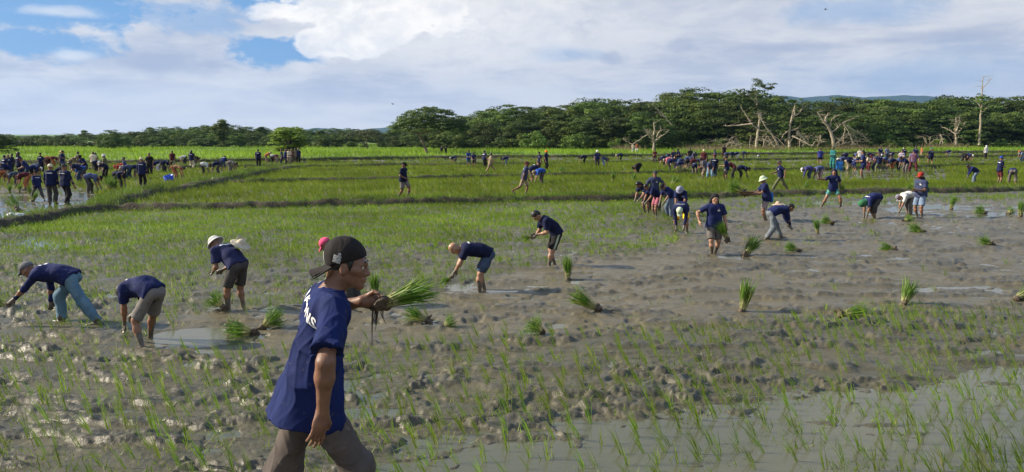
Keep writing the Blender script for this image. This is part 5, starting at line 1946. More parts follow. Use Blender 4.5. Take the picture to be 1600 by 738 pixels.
POSES['pinkp'] = dict(POSES['bend_half'], lean=66, lean0=46, neck=62, head=50, handL=(0.46, 0.12, 0.42), handR=(0.44, -0.1, 0.36))
held = {}
held['m1'] = put(108, 508, 'm1', 182, 'man in grey cap and light blue jeans bending far forward at the left edge', NAVY, 'long', DENIM, (C_, cloth('cap_grey', (0.13, 0.13, 0.14))), 'long', 1.0, MIDG)
held['m2'] = put(232, 536, 'm2', 158, 'man in grey shorts doubled over with his head hidden, second from left', NAVY, 'knee', GREY, (HR, HAIR), 'short', 1.04, MIDG)
held['m3'] = put(370, 486, 'm3', 152, 'man in white hat and knee shorts stooping with a straw hat on his back', cloth('navy_faded', (0.030, 0.036, 0.105)), 'knee', DGREY, (B_, WHITE), 'short', 1.0, MIDG)
held['pink'] = put(553, 477, 'pinkp', 178, 'planter in bright pink cap half hidden behind the walking man', NAVY, 'long', DGREY, (C_, PINK), 'short', 1.0, MIDG)
held['m4'] = put(750, 455, 'm4', 188, 'bald man in denim shorts bending to plant from a bundle', NAVYD, 'knee', DENIMD, None, 'short', 1.0, MIDG, skin=SKIN2)
held['m5'] = put(866, 417, 'm5', 196, 'black haired man in black striped shorts stooping over seedlings in his hands', NAVYD, 'knee', BLACK, (HR, HAIR), 'short', 1.02, MIDG, skin=SKIN2)
held['woman'] = put(1114, 398, 'woman_walk', 272, 'planter with black head cloth walking towards the viewer, bundle in hand', NAVY, 'knee', GREY, (WR, BLACK), 'short', 1.02, MIDG, skin=SKIN2)
put(1064, 366, 'bend', 252, 'bent planter in pale cap and yellow shorts, nearest of the bent cluster', NAVYD, 'knee', YELLOW, (C_, PALEGREEN), 'long', 1.0, MIDG)
put(1022, 330, 'spread', 262, 'standing planter in dusty blue shirt and visor behind the bent cluster', DUSTY, 'long', DGREY, (C_, DGREY), 'short', 1.05, MIDG)
put(1010, 334, 'bend_half', 215, 'dark haired planter at the left end of the bent cluster', NAVYD, 'knee', BLACK, (LH, HAIR), 'short', 1.0, MIDG)
put(1024, 338, 'bend_half', 200, 'planter in pink shorts stooping inside the bent cluster', NAVY, 'knee', ROSE, (HR, HAIR), 'short', 1.0, MIDG)
put(1046, 340, 'bend_half', 215, 'planter in pale blue trousers stooping inside the bent cluster', NAVY, 'long', PALEBLUE, (C_, BLACK), 'short', 1.0, MIDG)
put(1064, 346, 'bend_half', 248, 'planter with big shiny grey hat at right end of the bent cluster', NAVY, 'long', DGREY, (B_, cloth('silver_blue', (0.24, 0.25, 0.34))), 'short', 1.0, MIDG)
held['tray'] = put(1197, 347, 'tray', 178, 'man in pale cap carrying a loaded tray, blue cloth at his waist', NAVY, 'knee', cloth('plaid', (0.25, 0.20, 0.20)), (B_, PALEGREEN), 'short', 1.05, MIDG)
held['m7'] = put(1208, 377, 'side_reach', 8, 'short haired man in grey jeans bending right with straw hat behind', NAVY, 'long', cloth('grey_jeans', (0.20, 0.23, 0.26), dirt=.5), (HR, HAIR), 'long', 1.0, MIDG)
put(1219, 298, 'stride', 178, 'tall planter striding left on the front bank with seedlings', NAVY, 'long', OLIVE, (C_, DGREY), 'short', 1.02, MIDG, up=0.12)
held['throw'] = put(1300, 326, 'throw', 268, 'planter in turquoise shorts with one arm flung out sideways', NAVY, 'short', SWIM, (WR, NAVYD), 'short', 1.05, MIDG)
put(1366, 342, 'bend_low', 190, 'bent planter whose head is covered by a green bag', NAVY, 'rolled', DGREY, ('sack', GREENC), 'short', 1.05, MIDG)
put(1420, 336, 'bend', 184, 'bent planter in white shirt and grey cap beside the red capped one', WHITE, 'long', GREY, (C_, cloth('cap_lilac', (0.24, 0.22, 0.28))), 'short', 1.0, MIDG, prints=False)
held['red'] = put(1437, 340, 'stand_front', 205, 'planter with red cap and masked face standing in pale long shorts', DUSTY, 'knee', PALEBLUE, ((C_, RED), (K_, BLACK)), 'short', 1.1, MIDG)
BANKG = 'people on the middle fields'
put(630, 309, 'slow_walk', 340, 'man in dark shirt and black cap walking right along the front bank', NAVYD, 'knee', GREY, (C_, BLACK), 'short', 1.06, BANKG, up=0.15, skin=SKIN3)
put(819, 305, 'run', 2, 'barefoot man in brown shorts hurrying right along the front bank', cloth('slate', (0.035, 0.04, 0.09)), 'knee', KHAKI, (C_, MAROON), 'short', 1.04, BANKG, up=0.15, skin=SKIN3)
put(846, 290, 'bend', 200, 'bent planter in bright blue shirt behind the hurrying man', BLUE, 'long', DGREY, (C_, KHAKI), 'short', 1.0, BANKG, prints=False)
put(830, 289, 'bend_half', 20, 'bent planter in dark clothes facing the bright blue shirt', NAVYD, 'knee', KHAKI, (C_, BLACK), 'short', 1.0, BANKG)
put(843, 268, 'stand', 220, 'planter in dark clothes standing beside the orange capped one', NAVYD, 'long', BLACK, (C_, BLACK), 'short', 1.0, BANKG)
put(853, 268, 'point', 330, 'planter in bright orange cap pointing right', NAVYD, 'long', DGREY, (B_, cloth('orange_cap', (0.75, 0.16, 0.02))), 'short', 1.1, BANKG)
put(766, 272, 'stride', 5, 'bare legged man striding right on the second bank', KHAKI, 'short', KHAKI, (HR, HAIR), 'short', 1.05, BANKG, prints=False)
put(757, 263, 'stand', 40, 'dark clothed planter just behind the bare legged striding man', NAVYD, 'long', BLACK, (HR, HAIR), 'short', 1.0, BANKG)
put(732, 262, 'stand_front', 300, 'violet blue shirted planter, left of a standing pair', BLUE, 'knee', DENIMD, (C_, BLACK), 'short', 1.0, BANKG)
put(741, 263, 'lean_work', 260, 'dark shirted planter, right of a standing pair', NAVY, 'knee', BLACK, (HR, HAIR), 'short', 0.95, BANKG)
put(711, 259, 'bend', 170, 'bent planter left of the violet shirted pair', NAVY, 'knee', GREY, (C_, WHITE), 'short', 0.95, BANKG)
put(791, 261, 'bend', 190, 'bent planter between striding man and orange capped one', NAVYD, 'long', PALEBLUE, (C_, BLACK), 'short', 0.95, BANKG)
put(690, 243.5, 'stand', 90, 'left figure of a far dark pair near the rain tree', BLACK, 'long', BLACK, (HR, HAIR), 'short', 0.85, BANKG)
put(696.5, 243.5, 'stand', 60, 'right figure of a far dark pair near the rain tree', BLACK, 'long', DGREY, (HR, HAIR), 'short', 0.82, BANKG)
put(404, 262, 'stand', 90, 'lone dark figure standing left of the small bright tree', NAVYD, 'long', BLACK, (HR, HAIR), 'short', 1.1, BANKG)
for k_, (px, py, po, fa, sh, lm, lb) in enumerate(((417, 256, 'bend_half', 0, ORANGE, KHAKI, 'stooping figure in rust brown left of the bank group'), (426, 257, 'bend', 10, WHITE, BLACK, 'bent figure in white and black left of the bank group'),
                                   (433, 257, 'bend', 180, MAROON, KHAKI, 'bent figure in maroon beside the bank group'), (441, 260, 'stand', 200, NAVYD, NAVYD, 'dark figure at the left end of the bank group'),
                                   (446, 259, 'stand_front', 20, NAVY, DGREY, 'second dark figure in the bank group'), (452, 257, 'stand', 270, CREAM, KHAKI, 'figure in cream shirt in the bank group under the tree'),
                                   (457, 256, 'stand_front', 240, MAROON, DGREY, 'figure in maroon shirt in the bank group under the tree'), (462, 256, 'stand', 100, KHAKI, KHAKI, 'figure in khaki in the bank group under the tree'),
                                   (467, 256, 'stand', 260, NAVYD, BLACK, 'dark figure at the right end of the bank group'))):
    put(px, py, po, fa, lb, sh, 'long', lm, (HR, HAIR) if k_ % 2 else (C_, KHAKI), 'short', 1.0, 'group on the side bank under the tree', prints=False)

LG = 'crowd in the left paddy'
L = [
    (82, 319, 'stand', 95, 'burly man in tan cap seen from behind, nearest of the left crowd', NAVY, 'long', DGREY, (C_, CREAM), 'long', 1.1),
    (104, 320, 'carry', 70, 'man in dark trousers beside the tan capped one, facing away', NAVYD, 'long', BLACK, (C_, DGREY), 'long', 1.1),
    (60, 314, 'stride', 150, 'planter stepping left in front of the burly man', NAVY, 'rolled', DGREY, (C_, BLACK), 'long', 0.9),
    (42, 297, 'bend', 200, 'bent planter in bright orange trousers among the left crowd', MAROON, 'long', ORANGE, (C_, BLACK), 'short', 0.95),
    (26, 294, 'bend', 215, 'bent planter in slate blue left of the orange trousers', cloth('slate2', (0.05, 0.07, 0.11)), 'long', DGREY, (C_, BLACK), 'short', 0.95),
    (14, 287, 'bend_half', 230, 'stooping planter with white cloth on the head at far left', NAVY, 'knee', DGREY, (WR, WHITE), 'short', 1.0),
    (3, 289, 'bend', 150, 'bent planter cut by the left edge', NAVYD, 'knee', ORANGE, (C_, ORANGE), 'short', 1.0),
    (9, 280, 'stand', 70, 'first of two dark standing figures near the left edge', NAVYD, 'long', BLACK, (HR, HAIR), 'short', 1.05),
    (15, 279, 'stand_front', 110, 'second of two dark standing figures near the left edge', NAVYD, 'long', BLACK, (C_, KHAKI), 'short', 1.05),
    (21, 271, 'stand', 200, 'small dark figure behind the two by the left edge', BLACK, 'long', BLACK, (HR, HAIR), 'short', 0.95),
    (31, 281, 'stand', 60, 'tall dark standing planter in the middle of the far left knot', NAVYD, 'long', NAVYD, (LH, HAIR), 'short', 1.15),
    (38, 278, 'lean_work', 240, 'blue shirted planter leaning in the far left knot', BLUE, 'long', NAVYD, (C_, BLACK), 'short', 1.0),
    (44, 284, 'lean_work', 200, 'planter with reddish cap leaning in the far left knot', NAVY, 'long', DENIMD, (C_, MAROON), 'short', 1.0),
    (52, 283, 'bend', 20, 'bent planter at the right of the far left knot', NAVY, 'knee', BLACK, (C_, WHITE), 'short', 1.0),
    (58, 276, 'bend', 170, 'bent planter in pale print behind the far left knot', DUSTY, 'knee', DGREY, (HR, HAIR), 'short', 0.95),
    (65, 273, 'stand', 90, 'dark figure standing above the pale print one', NAVYD, 'long', BLACK, (C_, BLACK), 'short', 1.0),
    (76, 261, 'bend', 180, 'bent rust brown figure, left of a far brown pair', ORANGE, 'long', MAROON, (HR, HAIR), 'short', 1.0),
    (84, 261, 'bend', 10, 'bent rust brown figure, right of a far brown pair', MAROON, 'long', ORANGE, (C_, KHAKI), 'short', 1.0),
    (98, 268, 'stand', 120, 'figure with pale straw hat behind the dark trousered man', KHAKI, 'long', DGREY, (ST, STRAW), 'short', 1.0),
    (112, 270, 'bend_half', 0, 'stooping figure in khaki right of the straw hat', KHAKI, 'long', KHAKI, (C_, KHAKI), 'short', 1.0),
    (123, 266, 'stand', 40, 'thin dark figure standing between the crowd halves', OLIVE, 'long', DGREY, (HR, HAIR), 'short', 1.0),
    (133, 278, 'lean_work', 250, 'planter in navy leaning, carrying dark gear on the back', NAVY, 'long', DENIMD, (B_, BLACK), 'short', 1.1),
    (122, 281, 'bend', 20, 'bent navy planter below the thin dark figure', NAVY, 'knee', GREY, (C_, BLACK), 'short', 1.0),
    (130, 283, 'bend', 200, 'bent planter in royal blue below the thin dark figure', BLUE, 'knee', DGREY, (C_, WHITE), 'short', 1.0),
    (147, 269, 'stand', 100, 'figure in pale shirt standing beside the black gear', CREAM, 'long', KHAKI, (HR, HAIR), 'short', 1.0),
    (151, 272, 'bend', 10, 'dark bent planter just right of the pale shirt', NAVYD, 'long', BLACK, (HR, HAIR), 'short', 1.0),
    (166, 279, 'stand_front', 200, 'planter in white hat and olive shirt standing alone', OLIVE, 'long', DGREY, (B_, WHITE), 'short', 1.05),
    (141, 302, 'bend', 12, 'bent planter in white sleeves near the left water', DUSTY, 'long', DGREY, (C_, BLACK), 'short', 1.05),
    (185, 298, 'bend', 330, 'dark bent planter near the middle of the left crowd', NAVYD, 'long', BLACK, (C_, BLACK), 'short', 1.05),
    (193, 277, 'bend', 185, 'bent planter in red, left of the blue backs', RED, 'long', MAROON, (C_, RED), 'short', 1.0),
    (202, 282, 'bend', 185, 'bent planter with white cap and dusty blue back', DUSTY, 'long', DENIMD, (C_, WHITE), 'short', 1.0),
    (212, 281, 'bend', 200, 'bent planter with navy back beside the standing man', NAVY, 'knee', GREY, (C_, WHITE), 'short', 1.0),
    (223, 296, 'stand', 92, 'lean man seen from behind standing with bare shins', NAVYD, 'rolled', BLACK, (C_, CREAM), 'long', 1.1),
    (235, 276, 'stand', 270, 'dark figure standing right of the bare shinned man', BLACK, 'long', BLACK, (HR, HAIR), 'short', 1.05),
    (248, 271, 'bend', 185, 'bent planter, left of a navy and white pair', NAVY, 'long', WHITE, (C_, WHITE), 'short', 1.0),
    (257, 271, 'bend', 5, 'bent planter, right of a navy and white pair', NAVYD, 'long', DGREY, (C_, BLACK), 'short', 1.0),
    (270, 262, 'stand', 90, 'small brown figure standing behind the tan back', MAROON, 'long', KHAKI, (HR, HAIR), 'short', 0.95),
    (289, 258, 'bend', 180, 'bent figure in white at the far edge of the left paddy', WHITE, 'long', DGREY, (C_, WHITE), 'short', 1.0),
    (300, 264, 'stand', 80, 'figure with dark long hair and pale trousers standing', NAVYD, 'long', CREAM, (LH, HAIR), 'short', 1.05),
    (305, 259, 'bend', 0, 'small dark bent figure beside the pale trousers', BLACK, 'long', DGREY, (HR, HAIR), 'short', 0.95),
    (318, 275, 'bend', 20, 'bent planter in white top, alone right of the blue tub', WHITE, 'long', DGREY, (C_, BLACK), 'short', 1.0),
    (341, 274, 'bend', 200, 'bent planter, left of the last three by the side bank', NAVYD, 'long', DGREY, (C_, BLACK), 'short', 1.0),
    (349, 271, 'bend_half', 90, 'bent planter, middle of the last three by the side bank', NAVY, 'knee', DENIMD, (HR, HAIR), 'short', 1.0),
    (360, 272, 'bend', 5, 'bent planter in pale grey, last by the side bank', GREY, 'long', GREY, (C_, BLACK), 'short', 1.0),
]
for px, py, po, fa, lb, sh, lg, lm, hd, sv, sc in L:
    put(px, py, po, fa, lb, sh, lg, lm, hd, sv, sc, LG, prints=sh in (NAVY, NAVYD))
put(275, 283, 'bend', 10, 'bent bare backed man beside the blue tub', NAVY, 'knee', ORANGE, (HR, HAIR), 'none', 1.05, LG, skin=cloth('tan_skin', (0.42, 0.22, 0.11)))

RG = 'crowd in the right paddies'
R = [
    (913, 259, 'bend', 185, 'lone bent planter, first left of the right crowd', NAVYD, 'long', BLACK, (C_, BLACK), 'short', 1.0),
    (933, 262, 'stand', 270, 'standing planter with pale hat between two bent ones', NAVY, 'long', DGREY, (B_, WHITE), 'short', 1.0),
    (943, 262, 'bend', 10, 'bent planter in pale trousers right of the pale hat', DUSTY, 'long', PALEBLUE, (C_, BLACK), 'short', 1.0),
    (970, 254, 'bend', 175, 'small bent planter with white cap far behind', NAVYD, 'long', BLACK, (C_, CREAM), 'short', 1.0),
    (998, 275, 'bend_low', 195, 'dark bent planter in front of the second bank', BLACK, 'rolled', BLACK, (C_, BLACK), 'short', 1.0),
    (1023, 257, 'stand_front', 250, 'figure standing at the left of the dense right knot', MAROON, 'long', DGREY, (C_, DGREY), 'short', 0.95),
    (1038, 262, 'bend', 190, 'dark bent planter opening the dense right knot', NAVYD, 'long', BLACK, (C_, BLACK), 'short', 1.0),
    (1046, 264, 'bend', 185, 'bent planter in pink top in the dense right knot', ROSE, 'long', WHITE, (C_, CREAM), 'short', 1.0),
    (1054, 267, 'bend', 180, 'bent planter in pale blue trousers in the dense right knot', NAVY, 'long', PALEBLUE, (C_, WHITE), 'short', 1.0),
    (1052, 259, 'stand', 270, 'thin dark figure standing in the dense right knot, left one', NAVYD, 'long', BLACK, (HR, HAIR), 'short', 0.95),
    (1060, 259, 'stand_front', 200, 'thin dark figure standing in the dense right knot, right one', NAVY, 'long', DENIMD, (C_, BLACK), 'short', 1.0),
    (1063, 268, 'bend', 10, 'bent planter with patterned silver hat in the dense knot', DUSTY, 'long', DENIMD, (B_, cloth('silver', (0.35, 0.36, 0.42))), 'short', 1.0),
    (1074, 269, 'bend', 200, 'dark bent planter right of the silver hat', BLACK, 'rolled', KHAKI, (C_, BLACK), 'short', 1.0),
    (1078, 257, 'stand', 100, 'lone dark upright figure right of the dense knot', BLACK, 'long', BLACK, (HR, HAIR), 'short', 1.0),
    (1084, 268, 'bend', 190, 'bent planter in maroon beside the checked trio', MAROON, 'knee', GREY, (C_, CREAM), 'short', 1.0),
    (1092, 267, 'bend', 170, 'bent planter in royal blue beside the checked trio', NAVY, 'knee', DGREY, (HR, HAIR), 'short', 1.0),
    (1099, 264, 'stand', 250, 'figure in reddish shirt standing behind the checked trio', MAROON, 'long', DENIMD, (C_, CREAM), 'short', 1.0),
    (1100, 283, 'lean_work', 190, 'planter in checked grey shirt, left of the trio', cloth('check', (0.12, 0.12, 0.14)), 'rolled', KHAKI, (LH, HAIR), 'short', 1.0),
    (1109, 284, 'bend_half', 260, 'stooping planter in pale denim, middle of the trio', DUSTY, 'rolled', DENIM, (C_, DGREY), 'short', 1.0),
    (1115, 282, 'stand', 80, 'upright dark planter, right of the trio', NAVYD, 'rolled', DENIMD, (C_, MAROON), 'short', 1.05),
    (1135, 284, 'stand_front', 150, 'planter in navy with white sleeve mark standing alone', NAVY, 'knee', GREY, (C_, BLACK), 'short', 1.0),
    (1145, 283, 'bend_half', 160, 'stooping planter with pale cap beside the lone standing one', MAROON, 'long', DGREY, (C_, PALEGREEN), 'short', 1.0),
    (1157, 282, 'bend', 355, 'dark bent planter facing right beyond the woman with the bundle', NAVYD, 'long', BLACK, (LH, HAIR), 'short', 1.0),
    (1136, 252, 'bend', 185, 'bent planter, first of a far row of four', DUSTY, 'long', DGREY, (C_, BLACK), 'short', 1.0),
    (1144, 251, 'bend', 190, 'bent planter, second of a far row of four', NAVY, 'long', DENIMD, (C_, WHITE), 'short', 1.0),
    (1152, 251, 'bend', 180, 'bent planter, third of a far row of four', NAVY, 'long', WHITE, (C_, BLACK), 'short', 1.0),
    (1161, 250, 'bend', 0, 'bent planter, last of a far row of four', DUSTY, 'long', DGREY, (C_, BLACK), 'short', 1.0),
    (1131, 248, 'stand', 90, 'dark figure standing at the end of the far row', BLACK, 'long', MAROON, (HR, HAIR), 'short', 1.05),
    (1185, 251, 'bend_low', 60, 'tiny dark bent figure left of the wading woman', NAVYD, 'long', WHITE, (C_, WHITE), 'short', 0.7),
    (1264, 284, 'bend', 180, 'bent planter with violet sleeves, left of a pair', cloth('violet', (0.06, 0.06, 0.18)), 'long', DENIMD, (C_, WHITE), 'long', 1.0),
    (1281, 284, 'bend', 185, 'bent planter in pinkish trousers, right of a pair', DUSTY, 'long', cloth('mauve', (0.30, 0.20, 0.20)), (C_, BLACK), 'short', 1.0),
    (1281, 259, 'carry', 80, 'planter in royal navy shirt and shorts standing with a basket', cloth('bright_navy', (0.03, 0.04, 0.20)), 'short', BLACK, (C_, BLACK), 'short', 1.05),
    (1301, 266, 'stand_front', 215, 'planter in teal long clothes standing beside the blue barrel', TEAL, 'long', TEAL, (B_, OLIVE), 'long', 1.25),
    (1317, 262, 'bend', 185, 'bent planter in pale scarf right of the blue barrel', DUSTY, 'long', BLACK, (WR, WHITE), 'short', 1.0),
    (1325, 262, 'bend', 5, 'dark bent planter right of the pale scarf', NAVYD, 'long', BLACK, (C_, BLACK), 'short', 1.0),
    (1334, 271, 'lean_work', 30, 'small planter in lime green cap leaning right', NAVY, 'short', DUSTY, (C_, cloth('lime', (0.22, 0.40, 0.06))), 'short', 0.9),
    (1348, 281, 'stand_front', 160, 'tall planter in long navy shirt standing bare legged in water', NAVY, 'short', NAVY, (LH, HAIR), 'short', 1.25),
    (1343, 258, 'stand', 250, 'figure in pale print top behind the tall bare legged one', WHITE, 'long', BLACK, (HR, HAIR), 'short', 1.0),
    (1357, 268, 'bend_half', 190, 'stooping planter with cream hat by the tall one', CREAM, 'long', MAROON, (B_, CREAM), 'short', 1.0),
    (1366, 268, 'bend_half', 200, 'stooping planter in pink print top by the cream hat', cloth('pink_print', (0.24, 0.14, 0.20)), 'long', DENIMD, (C_, MAROON), 'short', 1.05),
    (1373, 270, 'stand_wide', 90, 'planter in olive trousers seen from behind', NAVYD, 'long', OLIVE, (HR, HAIR), 'short', 1.05),
    (1375, 252, 'stand', 100, 'upright dark blue figure far behind the pink print', NAVY, 'long', NAVY, (HR, HAIR), 'short', 1.05),
    (1385, 251, 'stand', 270, 'upright figure in pale blue shirt far behind', PALEBLUE, 'long', DENIMD, (HR, HAIR), 'short', 1.0),
    (1381, 262, 'bend', 175, 'bent planter in pale top left of the rust trousers', PALEBLUE, 'long', DGREY, (C_, WHITE), 'short', 0.95),
    (1394, 268, 'bend', 185, 'bent planter in rust orange trousers', NAVYD, 'rolled', ORANGE, (C_, BLACK), 'short', 1.05),
    (1403, 268, 'bend_half', 10, 'stooping planter in grey beside the rust trousers', DUSTY, 'long', DGREY, (C_, WHITE), 'short', 1.0),
    (1408, 262, 'stand', 240, 'planter in light print shirt standing in the far right knot', cloth('lightprint', (0.40, 0.34, 0.42)), 'long', DENIMD, (HR, HAIR), 'short', 1.0),
    (1412, 255, 'stand', 90, 'dark upright figure at the back of the far right knot', NAVYD, 'long', BLACK, (C_, BLACK), 'short', 1.05),
    (1414, 272, 'bend_half', 200, 'stooping planter in navy and grey, front of the far right knot', NAVY, 'long', GREY, (C_, BLACK), 'short', 1.05),
    (1426, 270, 'stand_wide', 250, 'planter in pink and blue shirt above the red cap', cloth('pinkblue', (0.30, 0.11, 0.15), (0.10, 0.15, 0.28), scale=4), 'long', MAROON, (C_, NAVYD), 'short', 1.15),
    (1430, 254, 'stand', 90, 'broad dark shirted figure seen from behind with white mark', NAVYD, 'long', BLACK, (HR, HAIR), 'short', 1.1),
    (1440, 247, 'stand', 180, 'thin tan figure standing behind the broad dark one', ORANGE, 'long', KHAKI, (HR, HAIR), 'short', 0.95),
    (1454, 259, 'carry', 100, 'bare legged dark figure with teal cap standing alone', NAVYD, 'short', NAVYD, (C_, TEAL), 'short', 1.1),
    (1483, 246, 'bend', 175, 'small bent planter before the far grass on the right', NAVYD, 'long', WHITE, (C_, BLACK), 'short', 1.0),
    (1506, 255, 'bend_low', 280, 'dark crouched planter, one of two by the far right water', BLACK, 'rolled', BLACK, (C_, BLACK), 'short', 1.1),
    (1512, 254, 'bend', 300, 'navy bent planter next to the dark crouched one', NAVY, 'knee', BLACK, (C_, WHITE), 'short', 1.0),
    (1540, 249, 'stand', 95, 'figure in white head cloth and white top standing far right', WHITE, 'long', DGREY, (WR, WHITE), 'long', 1.05),
    (1597, 255, 'bend_half', 190, 'stooping figure in orange hat cut by the right edge', PALEBLUE, 'long', DENIMD, (B_, ORANGE), 'short', 1.05),
    (1522, 288, 'reach', 182, 'planter in grey trousers bending left with arms stretched down', NAVY, 'long', PALEBLUE, (HR, HAIR), 'long', 1.0),
    (1560, 290, 'stand_front', 10, 'planter in bright blue bucket hat and red shorts', NAVYD, 'knee', MAROON, (B_, BLUE), 'short', 1.05),
    (1581, 291, 'bend', 60, 'bent planter with rump towards the viewer beside the blue hat', NAVY, 'rolled', GREY, (C_, BLACK), 'short', 1.05),
    (989, 240, 'stand', 270, 'left of two small figures in cream by the forked stump', CREAM, 'long', WHITE, (HR, HAIR), 'short', 0.95),
    (995, 239.5, 'stand', 250, 'right of two small figures in cream by the forked stump', ORANGE, 'long', WHITE, (HR, HAIR), 'short', 1.0),
]
for px, py, po, fa, lb, sh, lg, lm, hd, sv, sc in R:
    put(px, py, po, fa, lb, sh, lg, lm, hd, sv, sc, RG, prints=sh in (NAVY, NAVYD))

# the rest of the crowd: dark shirted planters filling the knots
rc_ = np.random.default_rng(9)
for gi, (gname, xa, xb, ya, yb, cnt) in enumerate((('back row of the dense right knot', 1034, 1122, 254, 262, 6), ('front row of the dense right knot', 1040, 1125, 270, 277, 5), ('back row of the far right knot', 1310, 1425, 250, 257, 6),
                                                 ('middle row of the far right knot', 1312, 1420, 262, 270, 5), ('back row of the left crowd', 4, 160, 263, 270, 4), ('middle row of the left crowd', 70, 210, 277, 288, 4))):
    for k in range(cnt):
        px = xa + (xb - xa) * (k + 0.5 + rc_.uniform(-0.3, 0.3)) / cnt
        py = rc_.uniform(ya, yb)
        po = ('bend', 'bend_half', 'bend', 'stand_front', 'bend_low', 'bend')[rc_.integers(0, 6)]
        put(px, py, po, (185, 10, 200, 350, 260)[rc_.integers(0, 5)] + rc_.uniform(-15, 15), '%s dark shirted planter from the left in the %s' % (ORD[k], gname),
            (NAVY, NAVYD, NAVY, NAVYD, DUSTY)[rc_.integers(0, 5)], 'long', (DGREY, BLACK, DENIMD, KHAKI)[rc_.integers(0, 4)], (((C_, BLACK), (HR, HAIR), (C_, WHITE), (B_, DGREY))[rc_.integers(0, 4)]), 'short', rc_.uniform(0.92, 1.04),
            LG if 'left crowd' in gname else RG)

# ------------------------------------------------------------------ bundles of seedlings
STEM = leafmat('pale_stem', (0.34, 0.36, 0.14), (0.46, 0.44, 0.22), 0.3, 0.6)
ROOT = plain('muddy_roots', (0.085, 0.065, 0.045), 0.7, 0.3, 0.35, 40, 0.6)


def bundle_variant(seed, spread, n=150, h=0.36):
    rg = np.random.default_rng(seed)
    a_ = rg.uniform(0, 2 * np.pi, n)
    r = 0.032 * np.sqrt(rg.uniform(0, 1, n))
    bx, by = r * np.cos(a_), r * np.sin(a_)
    # stems: narrow at the tie, flaring a little
    d = np.stack([np.cos(a_) * r * 9 * spread, np.sin(a_) * r * 9 * spread, np.ones(n)], 1) + np.concatenate([rg.normal(0, 0.10 * spread, (n, 2)), np.zeros((n, 1))], 1)
    d /= np.linalg.norm(d, axis=1)[:, None]
    base = np.stack([bx, by, np.full(n, 0.02)], 1)
    L_ = h * rg.uniform(0.55, 1.15, n)
    bias = rg.normal(0, 0.10, 2)
    d[:, :2] += bias
    d /= np.linalg.norm(d, axis=1)[:, None]
    wv = np.stack([np.cos(a_ + 1.57 + rg.normal(0, .6, n)), np.sin(a_ + 1.57 + rg.normal(0, .6, n)), np.zeros(n)], 1)
    s1 = base + d * (L_ * 0.32)[:, None]
    w0 = 0.0022
    Vs = np.stack([base - wv * w0, base + wv * w0, s1 + wv * w0, s1 - wv * w0], 1).reshape(-1, 3)
    qs = np.arange(n * 4).reshape(-1, 4)
    stems = npmesh('stems', Vs, qs, False, np.repeat(rg.uniform(0, 1, n), 4))
    wl_ = 0.0036
    droop = np.stack([d[:, 0], d[:, 1], -0.35 * np.ones(n)], 1) * (L_ * rg.uniform(0.05, 0.55, n) * (0.4 + spread))[:, None]
    m1 = base + d * (L_ * 0.68)[:, None]
    tip = base + d * L_[:, None] + droop
    Vl = np.stack([s1 - wv * w0, s1 + wv * w0, m1 + wv * wl_, m1 - wv * wl_, tip], 1).reshape(-1, 3)
    o = np.arange(n)[:, None] * 5
    leaves = npmesh('leaves', Vl, [o + np.array([0, 1, 2, 3]), o + np.array([3, 2, 4])], False, np.repeat(np.clip(rg.normal(0.45, 0.28, n), 0, 1), 5))
    fd = Field((-0.09, -0.09, -0.08), (0.09, 0.09, 0.08), 0.009)
    for k in range(9):
        p0 = rg.normal(0, 0.016, 3)
        fd.rc(p0, p0 + np.array((rg.normal(0, 0.018), rg.normal(0, 0.018), -0.04)), 0.026, 0.008, 0.012)
    roots = npmesh('roots', *fd.mesh())
    tie = npmesh('tie', *tube(np.array([(0.038 * math.cos(t_), 0.038 * math.sin(t_), 0.075 + 0.004 * math.sin(3 * t_)) for t_ in np.linspace(0, 2 * np.pi, 14)]), 0.005, 0.005, 5))
    return leaves, stems, roots, tie


BV = [bundle_variant(300, 0.55), bundle_variant(301, 0.85), bundle_variant(302, 1.3, 190), bundle_variant(303, 0.7, 130, 0.33), bundle_variant(304, 1.9, 200, 0.30)]
BVX = {v_: [BV[v_]] + [bundle_variant(310 + 10 * v_ + q_, (0.55, 0.85, 1.3, 0.7, 1.9)[v_], (150, 150, 190, 130, 200)[v_], 0.34) for q_ in range(3)] for v_ in range(5)}
bcount = 0
BG = 'bundles of rice seedlings'


def bundle(x, y, z, v, tilt, az_, sc, label, leaf=None, group=BG):
    """tilt: degrees from upright, az_: compass direction (0 = right, 90 = away) of the fall"""
    global bcount
    bcount += 1
    lv, stm, rts, tie = BVX[v][bcount % 4]
    o = link('rice_bundle', lv, None, [leaf or RICEDARK], (x, y, z), None, sc)
    axis = Vector((-math.sin(RAD(az_)), math.cos(RAD(az_)), 0))
    o.rotation_mode = 'QUATERNION'
    o.rotation_quaternion = Matrix.Rotation(RAD(tilt), 4, axis).to_quaternion()
    tag(o, label, 'rice bundle', group)
    link('stems', stm, o, [STEM])
    link('roots', rts, o, [ROOT])
    if v in (0, 1, 3):
        link('tie', tie, o, [STEM])
    return o


